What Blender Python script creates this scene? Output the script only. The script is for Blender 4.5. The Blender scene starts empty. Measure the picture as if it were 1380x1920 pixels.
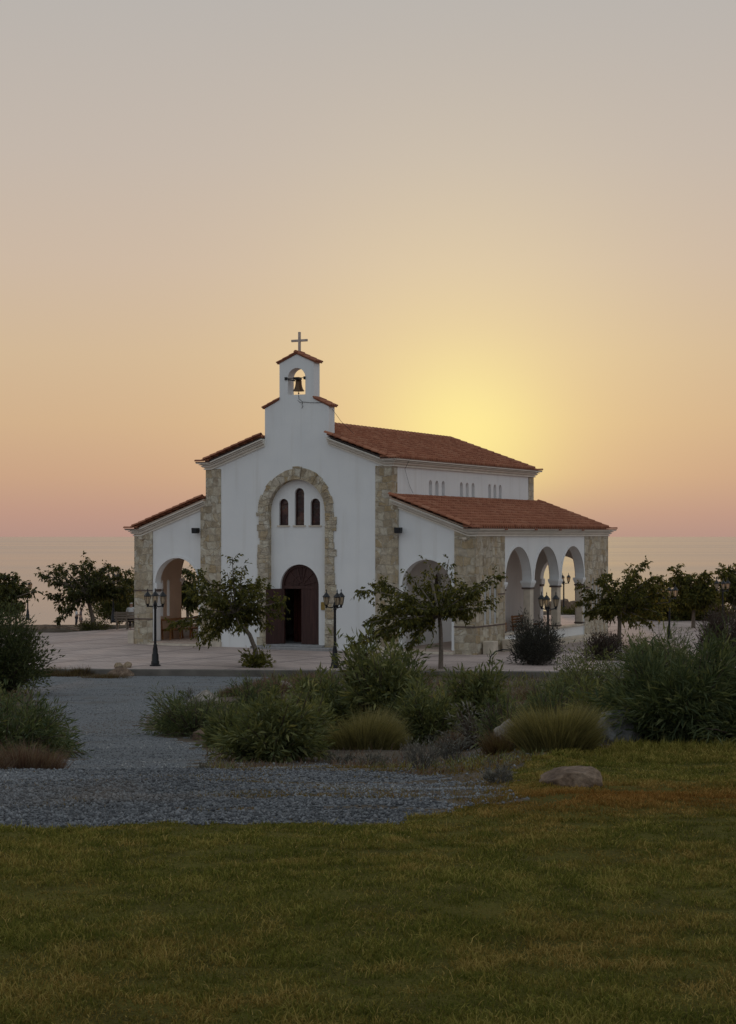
import bpy, bmesh, math, random
import numpy as np
from mathutils import Vector, Matrix
from mathutils.geometry import tessellate_polygon
random.seed(7); RNG = np.random.default_rng(11)
R = math.radians
scene = bpy.context.scene
C = scene.collection

# ---------------------------------------------------------------- camera
F = 3350.0; CX = 690.0; HY = 1006.0; EYE = 4.54      # focal length and horizon measured on the 1380x1920 photograph
cd = bpy.data.cameras.new('camera'); cam = bpy.data.objects.new('camera', cd); C.objects.link(cam)
cam.location = (0, 0, EYE); cam.rotation_euler = (R(90), 0, 0)
cd.sensor_fit = 'VERTICAL'; cd.sensor_height = 36.0; cd.sensor_width = 24.0
cd.lens = F/1920*36.0; cd.shift_y = (HY-960)/1920
cd.clip_start = 0.1; cd.clip_end = 200000
scene.camera = cam

# ---------------------------------------------------------------- sky, sun, exposure
SUN_EL, SUN_AZ = R(3.0), R(3.1)                      # low sun straight behind the church, a little to the right
scene.view_settings.view_transform = 'Standard'; scene.view_settings.look = 'None'
scene.view_settings.exposure = 0.0; scene.view_settings.gamma = 1.0
w = bpy.data.worlds.new('World'); scene.world = w; w.use_nodes = True
def build_world():
    nt = w.node_tree; nt.nodes.clear(); N = nt.nodes.new; L = nt.links.new
    out = N('ShaderNodeOutputWorld'); bg = N('ShaderNodeBackground'); L(bg.outputs[0], out.inputs[0])
    tc = N('ShaderNodeTexCoord'); sx = N('ShaderNodeSeparateXYZ'); L(tc.outputs['Generated'], sx.inputs[0])
    def M(op, a, b=None, c=None):
        n = N('ShaderNodeMath'); n.operation = op
        for i, v in enumerate((a, b, c)):
            if v is None: continue
            if isinstance(v, (int, float)): n.inputs[i].default_value = v
            else: L(v, n.inputs[i])
        return n.outputs[0]
    def ramp(f, st):
        n = N('ShaderNodeValToRGB'); L(f, n.inputs[0]); cr = n.color_ramp
        while len(cr.elements) < len(st): cr.elements.new(0.5)
        for e, (p, c) in zip(cr.elements, st): e.position = p; e.color = (*[((v/255+.055)/1.055)**2.4 for v in c], 1)
        return n.outputs[0]
    def mix(f, a, b, mode='MIX'):
        n = N('ShaderNodeMix'); n.data_type = 'RGBA'; n.blend_type = mode
        if isinstance(f, (int, float)): n.inputs[0].default_value = f
        else: L(f, n.inputs[0])
        for i, v in ((6, a), (7, b)):
            if isinstance(v, tuple): n.inputs[i].default_value = v
            else: L(v, n.inputs[i])
        return n.outputs[2]
    el = M('ARCSINE', M('MAXIMUM', sx.outputs[2], 0.0))
    az = M('SUBTRACT', M('ARCTAN2', sx.outputs[0], sx.outputs[1]), SUN_AZ)
    e20 = M('MULTIPLY', el, 1/R(24.0))
    west = ramp(e20, [(0, (176, 142, 130)), (.03, (184, 147, 130)), (.08, (195, 159, 131)), (.15, (202, 171, 137)), (.24, (203, 178, 147)),
                      (.36, (198, 179, 160)), (.5, (190, 178, 167)), (.7, (180, 175, 170)), (1, (176, 176, 178))])
    e90 = M('MULTIPLY', el, 1/R(90.0))
    east = ramp(e90, [(0, (164, 162, 164)), (.12, (168, 174, 180)), (.4, (172, 182, 190)), (1, (170, 180, 186))])
    mr = N('ShaderNodeMapRange'); mr.interpolation_type = 'SMOOTHSTEP'; L(M('ABSOLUTE', az), mr.inputs[0])
    mr.inputs[1].default_value = R(25); mr.inputs[2].default_value = R(130)
    mh = N('ShaderNodeMapRange'); mh.interpolation_type = 'SMOOTHSTEP'; L(el, mh.inputs[0])
    mh.inputs[1].default_value = R(18); mh.inputs[2].default_value = R(70)
    base = mix(M('MAXIMUM', mr.outputs[0], mh.outputs[0]), west, east)
    def glow(sa, se, e0):
        r2 = M('ADD', M('POWER', M('ABSOLUTE', M('MULTIPLY', az, 1/R(sa))), 2), M('POWER', M('ABSOLUTE', M('MULTIPLY', M('SUBTRACT', el, R(e0)), 1/R(se))), 2))
        return M('POWER', 2.71828, M('MULTIPLY', r2, -1))
    def scaled(col, f):
        n = N('ShaderNodeMix'); n.data_type = 'RGBA'; n.inputs[6].default_value = (0, 0, 0, 1); n.inputs[7].default_value = (*col, 1); L(f, n.inputs[0]); return n.outputs[2]
    lh = N('ShaderNodeMapRange'); lh.interpolation_type = 'SMOOTHSTEP'; L(el, lh.inputs[0]); lh.inputs[1].default_value = R(-.6); lh.inputs[2].default_value = R(2.3); lh.inputs[3].default_value = .1; lowhaze = lh.outputs[0]
    lay = mix(1.0, base, scaled((.165, .150, .028), M('MULTIPLY', glow(6.0, 7.2, 3.4), lowhaze)), 'ADD')
    lay = mix(1.0, lay, scaled((.15, .215, .03), M('MULTIPLY', glow(2.7, 2.5, 2.9), lowhaze)), 'ADD')
    sky = N('ShaderNodeTexSky'); sky.sky_type = 'NISHITA'; sky.sun_disc = False; sky.sun_elevation = SUN_EL; sky.sun_rotation = SUN_AZ
    sky.dust_density = 3.0; sky.ozone_density = 1.0; sky.air_density = 1.0
    lay = mix(0.0015, lay, sky.outputs[0], 'ADD')
    L(lay, bg.inputs[0]); bg.inputs[1].default_value = 1.04
build_world()
sl = bpy.data.lights.new('sun', 'SUN'); sl.energy = 0.55; sl.angle = R(1.5); sl.color = (1.0, 0.52, 0.22)
sun = bpy.data.objects.new('sun', sl); C.objects.link(sun)
sdir = Vector((math.sin(SUN_AZ)*math.cos(SUN_EL), math.cos(SUN_AZ)*math.cos(SUN_EL), math.sin(SUN_EL)))
sun.rotation_euler = (-sdir).to_track_quat('-Z', 'Y').to_euler(); sun.location = sdir*150

# ---------------------------------------------------------------- measuring helpers
def at(px, py, Y): return Vector(((px-CX)/F*Y, Y, EYE-(py-HY)/F*Y))
def vnoise(x, y, seed=0):
    x = np.asarray(x, float); y = np.asarray(y, float)
    xi = np.floor(x).astype(np.int64); yi = np.floor(y).astype(np.int64); xf = x-xi; yf = y-yi
    def h(a, b):
        n = (a*374761393+b*668265263+seed*2147001325) & 0xffffffff
        n = ((n ^ (n >> 13))*1274126177) & 0xffffffff
        return ((n ^ (n >> 16)) & 0xffff)/65535.0
    u = xf*xf*(3-2*xf); v = yf*yf*(3-2*yf)
    return (h(xi, yi)*(1-u)+h(xi+1, yi)*u)*(1-v)+(h(xi, yi+1)*(1-u)+h(xi+1, yi+1)*u)*v
def fbm(x, y, seed=0, o=4):
    s = 0; a = .5
    for i in range(o): s = s+a*vnoise(x*2**i, y*2**i, seed+i); a *= .5
    return s
_Yp = [-200, 0, 6, 9, 11, 14, 18.5, 20.5, 22.5, 26, 32, 45, 56, 61.7, 64, 200]
_dl = [1.5, 1.6, 1.66, 1.74, 1.83, 2.02, 2.40, 2.68, 2.86, 3.12, 3.44, 4.06, 4.60, 4.80, 4.85, 4.85]
_dr = [1.5, 1.6, 1.66, 1.74, 1.83, 2.00, 2.24, 2.33, 2.48, 2.78, 3.30, 4.06, 4.60, 4.80, 4.85, 4.85]
_ys = np.linspace(-200, 200, 4001)
def _sm(d):
    z = np.interp(_ys, _Yp, d); k = np.hanning(15); k /= k.sum(); return np.convolve(np.pad(z, 7, 'edge'), k, 'valid')
_dl = _sm(_dl); _dr = _sm(_dr)
def ground_z(X, Y):
    X = np.asarray(X, float); Y = np.asarray(Y, float)
    px = CX+F*X/np.maximum(Y, 1)
    t = np.clip((px-780)/260, 0, 1); t = t*t*(3-2*t)
    d = np.interp(Y, _ys, _dl)*(1-t)+np.interp(Y, _ys, _dr)*t
    return EYE-d+(fbm(X*.7, Y*.7, 3)-.47)*.10*np.clip((Y-3)/10, .15, 1)
def on_ground(px, py):
    Y = np.linspace(3, 61.5, 6000); X = (px-CX)/F*Y
    p = HY+(EYE-ground_z(X, Y))/Y*F
    i = int(np.argmax(p <= py)) if (p <= py).any() else len(Y)-1
    return Vector((X[i], Y[i], float(ground_z(X[i], Y[i]))))
def in_poly(poly, x, y):
    r = np.zeros(np.shape(x), bool); n = len(poly)
    for i in range(n):
        (x1, y1), (x2, y2) = poly[i], poly[(i+1) % n]
        c = ((y1 > y) != (y2 > y)); xx = (x2-x1)*(y-y1)/((y2-y1) if y2 != y1 else 1e-9)+x1
        r ^= c & (x < xx)
    return r

# ---------------------------------------------------------------- object helpers
def link(o, parent=None):
    C.objects.link(o)
    if parent is not None: o.parent = parent
    return o
def tag(o, label=None, cat=None, group=None, kind=None):
    for k, v in (('label', label), ('category', cat), ('group', group), ('kind', kind)):
        if v: o[k] = v
    return o
def empty(name, loc, rz=0, label=None, cat=None, group=None):
    o = bpy.data.objects.new(name, None); o.location = loc; o.rotation_euler = (0, 0, rz); o.empty_display_size = .2
    link(o); return tag(o, label, cat, group)
def npmesh(name, V, faces, mats, parent=None, smooth=False, attrs=None, mi=None):
    """faces: one int array (n,k) or a list of tuples"""
    me = bpy.data.meshes.new(name); V = np.asarray(V, np.float32)
    if isinstance(faces, np.ndarray):
        n, k = faces.shape
        me.vertices.add(len(V)); me.vertices.foreach_set('co', V.ravel())
        me.loops.add(n*k); me.loops.foreach_set('vertex_index', faces.astype(np.int32).ravel())
        me.polygons.add(n); me.polygons.foreach_set('loop_start', np.arange(0, n*k, k, dtype=np.int32))
        me.update(calc_edges=True)
    else:
        me.from_pydata([tuple(map(float, v)) for v in V], [], faces); me.update()
    if not isinstance(mats, (list, tuple)): mats = [mats]
    for m in mats: me.materials.append(m)
    if mi is not None: me.polygons.foreach_set('material_index', np.asarray(mi, np.int32))
    if smooth: me.polygons.foreach_set('use_smooth', np.ones(len(me.polygons), bool))
    for nm, a in (attrs or {}).items():
        at_ = me.attributes.new(nm, 'FLOAT', 'POINT'); at_.data.foreach_set('value', np.asarray(a, np.float32))
    me.validate(); me.update()
    return link(bpy.data.objects.new(name, me), parent)
class MB:
    def __init__(s): s.v = []; s.f = []
    def add(s, vs, fs):
        b = len(s.v); s.v += [tuple(map(float, p)) for p in vs]; s.f += [tuple(b+i for i in f) for f in fs]; return s
    def box(s, lo, hi):
        x0, y0, z0 = lo; x1, y1, z1 = hi
        return s.add([(x0, y0, z0), (x1, y0, z0), (x1, y1, z0), (x0, y1, z0), (x0, y0, z1), (x1, y0, z1), (x1, y1, z1), (x0, y1, z1)],
                     [(0, 3, 2, 1), (4, 5, 6, 7), (0, 1, 5, 4), (1, 2, 6, 5), (2, 3, 7, 6), (3, 0, 4, 7)])
    def beam(s, a, b, wx, wz):
        a = Vector(a); b = Vector(b); d = (b-a).normalized(); up = Vector((0, 0, 1)) if abs(d.z) < .95 else Vector((0, 1, 0))
        x = d.cross(up).normalized()*wx/2; y = x.cross(d).normalized()*wz/2
        return s.add([a-x-y, a+x-y, a+x+y, a-x+y, b-x-y, b+x-y, b+x+y, b-x+y], [(0, 3, 2, 1), (4, 5, 6, 7), (0, 1, 5, 4), (1, 2, 6, 5), (2, 3, 7, 6), (3, 0, 4, 7)])
    def lathe(s, prof, n=12, c=(0, 0, 0), rot=0):
        vs = []; fs = []
        for r, z in prof:
            for i in range(n):
                a = 2*math.pi*i/n+rot; vs.append((c[0]+r*math.cos(a), c[1]+r*math.sin(a), c[2]+z))
        for j in range(len(prof)-1):
            for i in range(n): fs.append((j*n+i, j*n+(i+1) % n, (j+1)*n+(i+1) % n, (j+1)*n+i))
        fs.append(tuple(range(n))[::-1]); fs.append(tuple(range((len(prof)-1)*n, len(prof)*n)))
        return s.add(vs, fs)
    def tube(s, pts, rad, n=6):
        pts = [Vector(p) for p in pts]
        if not isinstance(rad, (list, tuple)): rad = [rad]*len(pts)
        vs = []; fs = []; ref = Vector((.31, .17, .93))
        for i, p in enumerate(pts):
            d = (pts[min(i+1, len(pts)-1)]-pts[max(i-1, 0)]).normalized()
            if abs(d.dot(ref)) > .97: ref = Vector((.93, .31, .1))
            x = d.cross(ref).normalized(); y = d.cross(x)
            for k in range(n):
                a = 2*math.pi*k/n; vs.append(p+(x*math.cos(a)+y*math.sin(a))*rad[i])
        for i in range(len(pts)-1):
            for k in range(n): fs.append((i*n+k, i*n+(k+1) % n, (i+1)*n+(k+1) % n, (i+1)*n+k))
        fs.append(tuple(range(n))[::-1]); fs.append(tuple(range((len(pts)-1)*n, len(pts)*n)))
        return s.add(vs, fs)
    def prism(s, loops, org, U, V, T):
        """polygon with holes in the plane (U,V), pushed along T"""
        org, U, V, T = map(Vector, (org, U, V, T)); flat = [p for l in loops for p in l]; n = len(flat)
        P = [org+U*a+V*b for a, b in flat]
        tris = tessellate_polygon([[Vector((a, b, 0)) for a, b in l] for l in loops])
        fs = [tuple(t) for t in tris]+[tuple(n+i for i in reversed(t)) for t in tris]; k = 0
        for l in loops:
            m = len(l)
            for i in range(m): a, b = k+i, k+(i+1) % m; fs.append((a, b, n+b, n+a))
            k += m
        return s.add(P+[p+T for p in P], fs)
    def build(s, name, mat, parent=None, smooth=False, bevel=0):
        o = npmesh(name, np.array(s.v), s.f, mat, parent, False)
        bm = bmesh.new(); bm.from_mesh(o.data); bmesh.ops.recalc_face_normals(bm, faces=bm.faces); bm.to_mesh(o.data); bm.free()
        if smooth:
            for p in o.data.polygons: p.use_smooth = True
            try: o.data.set_sharp_from_angle(angle=R(40))
            except Exception: pass
        if bevel:
            m = o.modifiers.new('bevel', 'BEVEL'); m.width = bevel; m.segments = 2; m.limit_method = 'ANGLE'
        return o
def arc(cx, cz, r, a0, a1, n=20):
    return [(cx+r*math.cos(a0+(a1-a0)*i/n), cz+r*math.sin(a0+(a1-a0)*i/n)) for i in range(n+1)]
def arch_loop(c, hw, z0, zs, n=16): return [(c-hw, z0), (c+hw, z0)]+arc(c, zs, hw, 0, math.pi, n)

# ---------------------------------------------------------------- materials
def nmat(name):
    m = bpy.data.materials.new(name); m.use_nodes = True; nt = m.node_tree
    b = nt.nodes['Principled BSDF']; return m, nt, b
def tex(nt, kind, scale, detail=4, coord='Object', vec=None, **kw):
    n = nt.nodes.new(kind)
    if vec is None:
        tc = nt.nodes.new('ShaderNodeTexCoord'); vec = tc.outputs[coord]
    nt.links.new(vec, n.inputs['Vector'])
    if 'Scale' in n.inputs: n.inputs['Scale'].default_value = scale
    if 'Detail' in n.inputs: n.inputs['Detail'].default_value = detail
    for k, v in kw.items():
        if k in n.inputs: n.inputs[k].default_value = v
    return n
def cramp(nt, f, stops):
    n = nt.nodes.new('ShaderNodeValToRGB'); nt.links.new(f, n.inputs[0]); cr = n.color_ramp
    while len(cr.elements) < len(stops): cr.elements.new(.5)
    for e, (p, c) in zip(cr.elements, stops): e.position = p; e.color = (*c, 1)
    return n.outputs[0]
def mixc(nt, f, a, b, mode='MIX'):
    n = nt.nodes.new('ShaderNodeMix'); n.data_type = 'RGBA'; n.blend_type = mode
    if isinstance(f, (int, float)): n.inputs[0].default_value = f
    else: nt.links.new(f, n.inputs[0])
    for i, v in ((6, a), (7, b)):
        if isinstance(v, tuple): n.inputs[i].default_value = (*v[:3], 1)
        else: nt.links.new(v, n.inputs[i])
    return n.outputs[2]
def bump(nt, b, h, st, dist=.02):
    n = nt.nodes.new('ShaderNodeBump'); n.inputs['Strength'].default_value = st; n.inputs['Distance'].default_value = dist
    nt.links.new(h, n.inputs['Height']); nt.links.new(n.outputs[0], b.inputs['Normal'])
def attr(nt, name):
    n = nt.nodes.new('ShaderNodeAttribute'); n.attribute_name = name; return n.outputs['Fac']
def simple(name, col, rough=.6, metal=0, var=.15, scale=6, bs=0.0, spec=.5):
    m, nt, b = nmat(name); t = tex(nt, 'ShaderNodeTexNoise', scale, 5)
    c0 = tuple(v*(1-var) for v in col); c1 = tuple(min(1, v*(1+var)) for v in col)
    nt.links.new(cramp(nt, t.outputs[0], [(.3, c0), (.7, c1)]), b.inputs['Base Color'])
    b.inputs['Roughness'].default_value = rough; b.inputs['Metallic'].default_value = metal; b.inputs['Specular IOR Level'].default_value = spec
    if bs: bump(nt, b, tex(nt, 'ShaderNodeTexNoise', scale*5, 4).outputs[0], bs)
    return m
def plaster():
    m, nt, b = nmat('white_plaster')
    a = tex(nt, 'ShaderNodeTexNoise', .9, 6); s = nt.nodes.new('ShaderNodeMapping'); tc = nt.nodes.new('ShaderNodeTexCoord')
    nt.links.new(tc.outputs['Object'], s.inputs[0]); s.inputs['Scale'].default_value = (3.0, 3.0, .25)
    st = tex(nt, 'ShaderNodeTexNoise', 1.0, 6, vec=s.outputs[0])
    c = cramp(nt, a.outputs[0], [(.3, (.76, .765, .765)), (.7, (.82, .82, .81))])
    c = mixc(nt, cramp(nt, st.outputs[0], [(.54, (0, 0, 0)), (.78, (.34, .34, .34))]), c, (.58, .55, .50))
    nt.links.new(c, b.inputs['Base Color']); b.inputs['Roughness'].default_value = .85
    bump(nt, b, tex(nt, 'ShaderNodeTexNoise', 40, 5).outputs[0], .25, .01); return m
def stone(name, sc=1.0, cols=None):
    m, nt, b = nmat(name); tc = nt.nodes.new('ShaderNodeTexCoord'); sx = nt.nodes.new('ShaderNodeSeparateXYZ'); nt.links.new(tc.outputs['Object'], sx.inputs[0])
    ad = nt.nodes.new('ShaderNodeMath'); nt.links.new(sx.outputs[0], ad.inputs[0]); nt.links.new(sx.outputs[1], ad.inputs[1])
    cb = nt.nodes.new('ShaderNodeCombineXYZ'); nt.links.new(ad.outputs[0], cb.inputs[0]); nt.links.new(sx.outputs[2], cb.inputs[1])
    nz = tex(nt, 'ShaderNodeTexNoise', 1.6, 3); vm = nt.nodes.new('ShaderNodeVectorMath'); vm.operation = 'MULTIPLY_ADD'
    nt.links.new(nz.outputs['Color'], vm.inputs[0]); vm.inputs[1].default_value = (.55, .42, 0); nt.links.new(cb.outputs[0], vm.inputs[2])
    def brick(w_, h_, off, sq):
        br = nt.nodes.new('ShaderNodeTexBrick'); nt.links.new(vm.outputs[0], br.inputs[0]); br.offset = off; br.squash = sq; br.squash_frequency = 3
        br.inputs['Scale'].default_value = sc; br.inputs['Brick Width'].default_value = w_; br.inputs['Row Height'].default_value = h_
        br.inputs['Mortar Size'].default_value = .016; br.inputs['Mortar Smooth'].default_value = .35; br.inputs['Bias'].default_value = 0
        br.inputs['Color1'].default_value = (0, 0, 0, 1); br.inputs['Color2'].default_value = (1, 1, 1, 1); br.inputs['Mortar'].default_value = (.5, .5, .5, 1); return br
    b1 = brick(.42, .30, .5, .62); b2 = brick(.29, .36, .37, 1.35)
    ch = tex(nt, 'ShaderNodeTexNoise', .9, 1); sel = cramp(nt, ch.outputs[0], [(.47, (0, 0, 0)), (.50, (1, 1, 1))])
    col = mixc(nt, sel, b1.outputs[0], b2.outputs[0]); mo = mixc(nt, sel, b1.outputs[1], b2.outputs[1])
    cols = cols or [(.32, .265, .195), (.50, .435, .335), (.62, .57, .485), (.41, .32, .20), (.56, .52, .455), (.44, .38, .30)]
    n2 = tex(nt, 'ShaderNodeTexNoise', 3.5, 6, Roughness=.7)
    base = cramp(nt, col, [(i/(len(cols)-1), c) for i, c in enumerate(cols)])
    base = mixc(nt, .75, base, cramp(nt, n2.outputs[0], [(.28, (.30, .27, .23)), (.5, (.55, .53, .50)), (.72, (.78, .76, .72))]), 'OVERLAY')
    fine = tex(nt, 'ShaderNodeTexNoise', 22, 5, Roughness=.7)
    base = mixc(nt, .5, base, cramp(nt, fine.outputs[0], [(.3, (.33, .32, .30)), (.7, (.70, .69, .67))]), 'OVERLAY')
    och = tex(nt, 'ShaderNodeTexNoise', 1.8, 2, W=3.0)
    base = mixc(nt, cramp(nt, och.outputs[0], [(.58, (0, 0, 0)), (.72, (.35, .35, .35))]), base, (.42, .30, .14))
    base = mixc(nt, cramp(nt, mo, [(.25, (0, 0, 0)), (1, (.6, .6, .6))]), base, (.50, .44, .35))
    nt.links.new(base, b.inputs['Base Color']); b.inputs['Roughness'].default_value = .9
    hh = nt.nodes.new('ShaderNodeMath'); hh.operation = 'MULTIPLY_ADD'; nt.links.new(mo, hh.inputs[0]); hh.inputs[1].default_value = -.8; nt.links.new(n2.outputs[0], hh.inputs[2])
    h2 = nt.nodes.new('ShaderNodeMath'); h2.operation = 'MULTIPLY_ADD'; nt.links.new(fine.outputs[0], h2.inputs[0]); h2.inputs[1].default_value = .5; nt.links.new(hh.outputs[0], h2.inputs[2])
    bump(nt, b, h2.outputs[0], 1.0, .10); return m
def tiles_mat():
    m, nt, b = nmat('terracotta_tiles'); n = tex(nt, 'ShaderNodeTexNoise', 1.1, 5)
    c = cramp(nt, attr(nt, 'rnd'), [(0, (.285, .108, .062)), (.45, (.34, .132, .074)), (.8, (.375, .155, .088)), (1, (.41, .19, .115))])
    c = mixc(nt, .4, c, cramp(nt, n.outputs[0], [(.3, (.40, .39, .38)), (.7, (.60, .59, .58))]), 'OVERLAY')
    f = tex(nt, 'ShaderNodeTexNoise', 30, 4); c = mixc(nt, .25, c, cramp(nt, f.outputs[0], [(.3, (.25, .25, .25)), (.7, (.75, .75, .75))]), 'OVERLAY')
    nt.links.new(c, b.inputs['Base Color']); b.inputs['Roughness'].default_value = .85; b.inputs['Specular IOR Level'].default_value = .25
    bump(nt, b, f.outputs[0], .3, .01); return m
def leaf_mat(name, cols, transl=.3, rough=.5, spec=.25):
    m, nt, b = nmat(name); c = cramp(nt, attr(nt, 'rnd'), [(i/max(1, len(cols)-1), k) for i, k in enumerate(cols)])
    nt.links.new(c, b.inputs['Base Color']); b.inputs['Roughness'].default_value = rough; b.inputs['Specular IOR Level'].default_value = spec
    t = nt.nodes.new('ShaderNodeBsdfTranslucent'); nt.links.new(mixc(nt, 1.0, c, (1.5, 1.35, .7), 'MULTIPLY'), t.inputs[0])
    mx = nt.nodes.new('ShaderNodeMixShader'); mx.inputs[0].default_value = transl
    nt.links.new(b.outputs[0], mx.inputs[1]); nt.links.new(t.outputs[0], mx.inputs[2]); nt.links.new(mx.outputs[0], nt.nodes['Material Output'].inputs[0]); return m
def wood(name, c0, c1, axis=2, sc=14, rough=.6):
    m, nt, b = nmat(name); tc = nt.nodes.new('ShaderNodeTexCoord'); mp = nt.nodes.new('ShaderNodeMapping'); nt.links.new(tc.outputs['Object'], mp.inputs[0])
    s = [1, 1, 1]; s[axis] = .08; mp.inputs['Scale'].default_value = s
    n = tex(nt, 'ShaderNodeTexNoise', sc, 6, vec=mp.outputs[0]); nt.links.new(cramp(nt, n.outputs[0], [(.3, c0), (.7, c1)]), b.inputs['Base Color'])
    b.inputs['Roughness'].default_value = rough; b.inputs['Specular IOR Level'].default_value = .3; bump(nt, b, n.outputs[0], .3, .01); return m
def glass_mat(name, tint=(.9, .8, .65)):
    m, nt, b = nmat(name); out = nt.nodes['Material Output']
    t = nt.nodes.new('ShaderNodeBsdfTransparent'); t.inputs[0].default_value = (*tint, 1)
    tr = nt.nodes.new('ShaderNodeBsdfTranslucent'); tr.inputs[0].default_value = (.85, .78, .68, 1)
    m1 = nt.nodes.new('ShaderNodeMixShader'); m1.inputs[0].default_value = .5; nt.links.new(t.outputs[0], m1.inputs[1]); nt.links.new(tr.outputs[0], m1.inputs[2])
    g = nt.nodes.new('ShaderNodeBsdfGlossy'); g.inputs['Roughness'].default_value = .1
    m2 = nt.nodes.new('ShaderNodeMixShader'); m2.inputs[0].default_value = .1; nt.links.new(m1.outputs[0], m2.inputs[1]); nt.links.new(g.outputs[0], m2.inputs[2]); nt.links.new(m2.outputs[0], out.inputs[0])
    n = tex(nt, 'ShaderNodeTexNoise', 9, 3); nt.links.new(cramp(nt, n.outputs[0], [(.3, (.80, .72, .60)), (.7, (.9, .84, .74))]), tr.inputs[0]); return m
def stained():
    m, nt, b = nmat('stained_glass'); v = tex(nt, 'ShaderNodeTexVoronoi', 7); n = tex(nt, 'ShaderNodeTexNoise', 2.2, 3)
    c = cramp(nt, n.outputs[0], [(.35, (.035, .022, .022)), (.5, (.075, .035, .032)), (.62, (.17, .085, .065)), (.75, (.06, .05, .06))])
    c = mixc(nt, .45, c, mixc(nt, .6, v.outputs['Color'], (.10, .05, .05)), 'MULTIPLY')
    nt.links.new(c, b.inputs['Base Color']); b.inputs['Roughness'].default_value = .22; b.inputs['Specular IOR Level'].default_value = .35
    bump(nt, b, v.outputs['Distance'], .25, .02); return m
M_white = plaster(); M_stone = stone('limestone_blocks'); M_stone2 = stone('arch_limestone', 1.0)
M_trim = simple('cream_cornice', (.74, .69, .61), .8, var=.08, scale=2.5, bs=.15)
M_tile = tiles_mat(); M_band = simple('brown_band', (.12, .085, .07), .7, scale=5)
M_door = wood('dark_brown_wood', (.040, .018, .016), (.075, .034, .028)); M_glass = stained()
M_bench = wood('bench_wood', (.22, .10, .04), (.36, .18, .075), 1); M_black = simple('black_iron', (.012, .012, .014), .45, .3, scale=12)
M_lglass = glass_mat('lantern_glass'); M_bronze = simple('bell_bronze', (.13, .075, .04), .42, .7, scale=9)
M_cap = simple('cream_capping', (.60, .52, .42), .8, scale=4, bs=.15); M_step = simple('grey_step', (.30, .29, .29), .8, scale=5, bs=.2)
M_cross = simple('cross_stone', (.52, .42, .36), .75, scale=6); M_brass = simple('brass_plate', (.30, .21, .06), .4, .6, scale=9)
M_bark = simple('grey_bark', (.17, .135, .105), .9, scale=14, var=.35, bs=.6); M_stem = simple('brown_stems', (.075, .05, .035), .9, scale=14, var=.3)
M_eave_shade = simple('eave_shade', (.028, .018, .014), .9); M_ledge = simple('eave_ledge_brown', (.20, .105, .07), .85, scale=3); M_ochre = simple('ochre_shade', (.56, .42, .32), .85, scale=1.5, var=.08, bs=.1)  # near-black shade under the eave tiles; ochre carries the arcade interior's warm shade
M_grey_floor = simple('arcade_floor', (.46, .36, .30), .75, scale=2, bs=.1)

# ================================================================ THE SETTING
def px_poly(pts): return [tuple(on_ground(x, y)[:2]) for x, y in pts]
LAWN = px_poly([(-900, 1556), (0, 1554), (200, 1548), (430, 1541), (560, 1543), (690, 1550), (800, 1530), (900, 1512), (985, 1497), (958, 1482), (940, 1462), (962, 1442),
                (1000, 1424), (1050, 1410), (1200, 1400), (1380, 1394), (2300, 1390)])+[(20, 2), (-20, 2)]
GRAV = px_poly([(-900, 1556), (0, 1554), (200, 1548), (430, 1541), (560, 1543), (690, 1550), (800, 1530), (900, 1512), (985, 1497), (930, 1482), (870, 1464), (800, 1456), (700, 1446),
                (600, 1432), (500, 1440), (420, 1444), (345, 1441), (390, 1414), (350, 1390), (270, 1368), (285, 1342), (380, 1308), (480, 1278), (520, 1262), (300, 1261), (30, 1263),
                (40, 1290), (90, 1340), (150, 1400), (130, 1441), (0, 1444), (-900, 1446)])
def ground_mats():
    m1, nt, b = nmat('gravel'); b.inputs['Specular IOR Level'].default_value = .08; v = tex(nt, 'ShaderNodeTexVoronoi', 46); n = tex(nt, 'ShaderNodeTexNoise', .8, 5); v2 = tex(nt, 'ShaderNodeTexVoronoi', 80)
    c = cramp(nt, v.outputs['Color'], [(.1, (.085, .089, .095)), (.5, (.142, .149, .158)), (.9, (.21, .219, .228))])
    c = mixc(nt, .4, c, cramp(nt, v2.outputs['Color'], [(.1, (.25, .25, .25)), (.9, (.75, .75, .75))]), 'OVERLAY')
    c = mixc(nt, cramp(nt, n.outputs[0], [(.55, (0, 0, 0)), (.72, (.6, .6, .6))]), c, (.17, .145, .12))
    nt.links.new(c, b.inputs['Base Color']); b.inputs['Roughness'].default_value = .9; bump(nt, b, v.outputs['Distance'], .9, .03)
    m2, nt, b = nmat('dry_soil'); b.inputs['Specular IOR Level'].default_value = .08; n = tex(nt, 'ShaderNodeTexNoise', 1.2, 6); f = tex(nt, 'ShaderNodeTexNoise', 28, 6)
    c = cramp(nt, n.outputs[0], [(.3, (.06, .048, .036)), (.55, (.11, .087, .065)), (.75, (.17, .14, .11))])
    c = mixc(nt, .6, c, cramp(nt, f.outputs[0], [(.3, (.25, .25, .25)), (.7, (.75, .75, .75))]), 'OVERLAY')
    nt.links.new(c, b.inputs['Base Color']); b.inputs['Roughness'].default_value = .95; bump(nt, b, f.outputs[0], .8, .04)
    m3, nt, b = nmat('lawn_soil'); b.inputs['Specular IOR Level'].default_value = .08; n = tex(nt, 'ShaderNodeTexNoise', 2.5, 6); f = tex(nt, 'ShaderNodeTexNoise', 60, 5)
    c = cramp(nt, n.outputs[0], [(.3, (.070, .058, .012)), (.6, (.11, .098, .018)), (.8, (.13, .10, .022))])
    c = mixc(nt, .6, c, cramp(nt, f.outputs[0], [(.3, (.25, .25, .25)), (.7, (.75, .75, .75))]), 'OVERLAY')
    nt.links.new(c, b.inputs['Base Color']); b.inputs['Roughness'].default_value = .95; bump(nt, b, f.outputs[0], 1, .03)
    return m1, m2, m3
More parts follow.
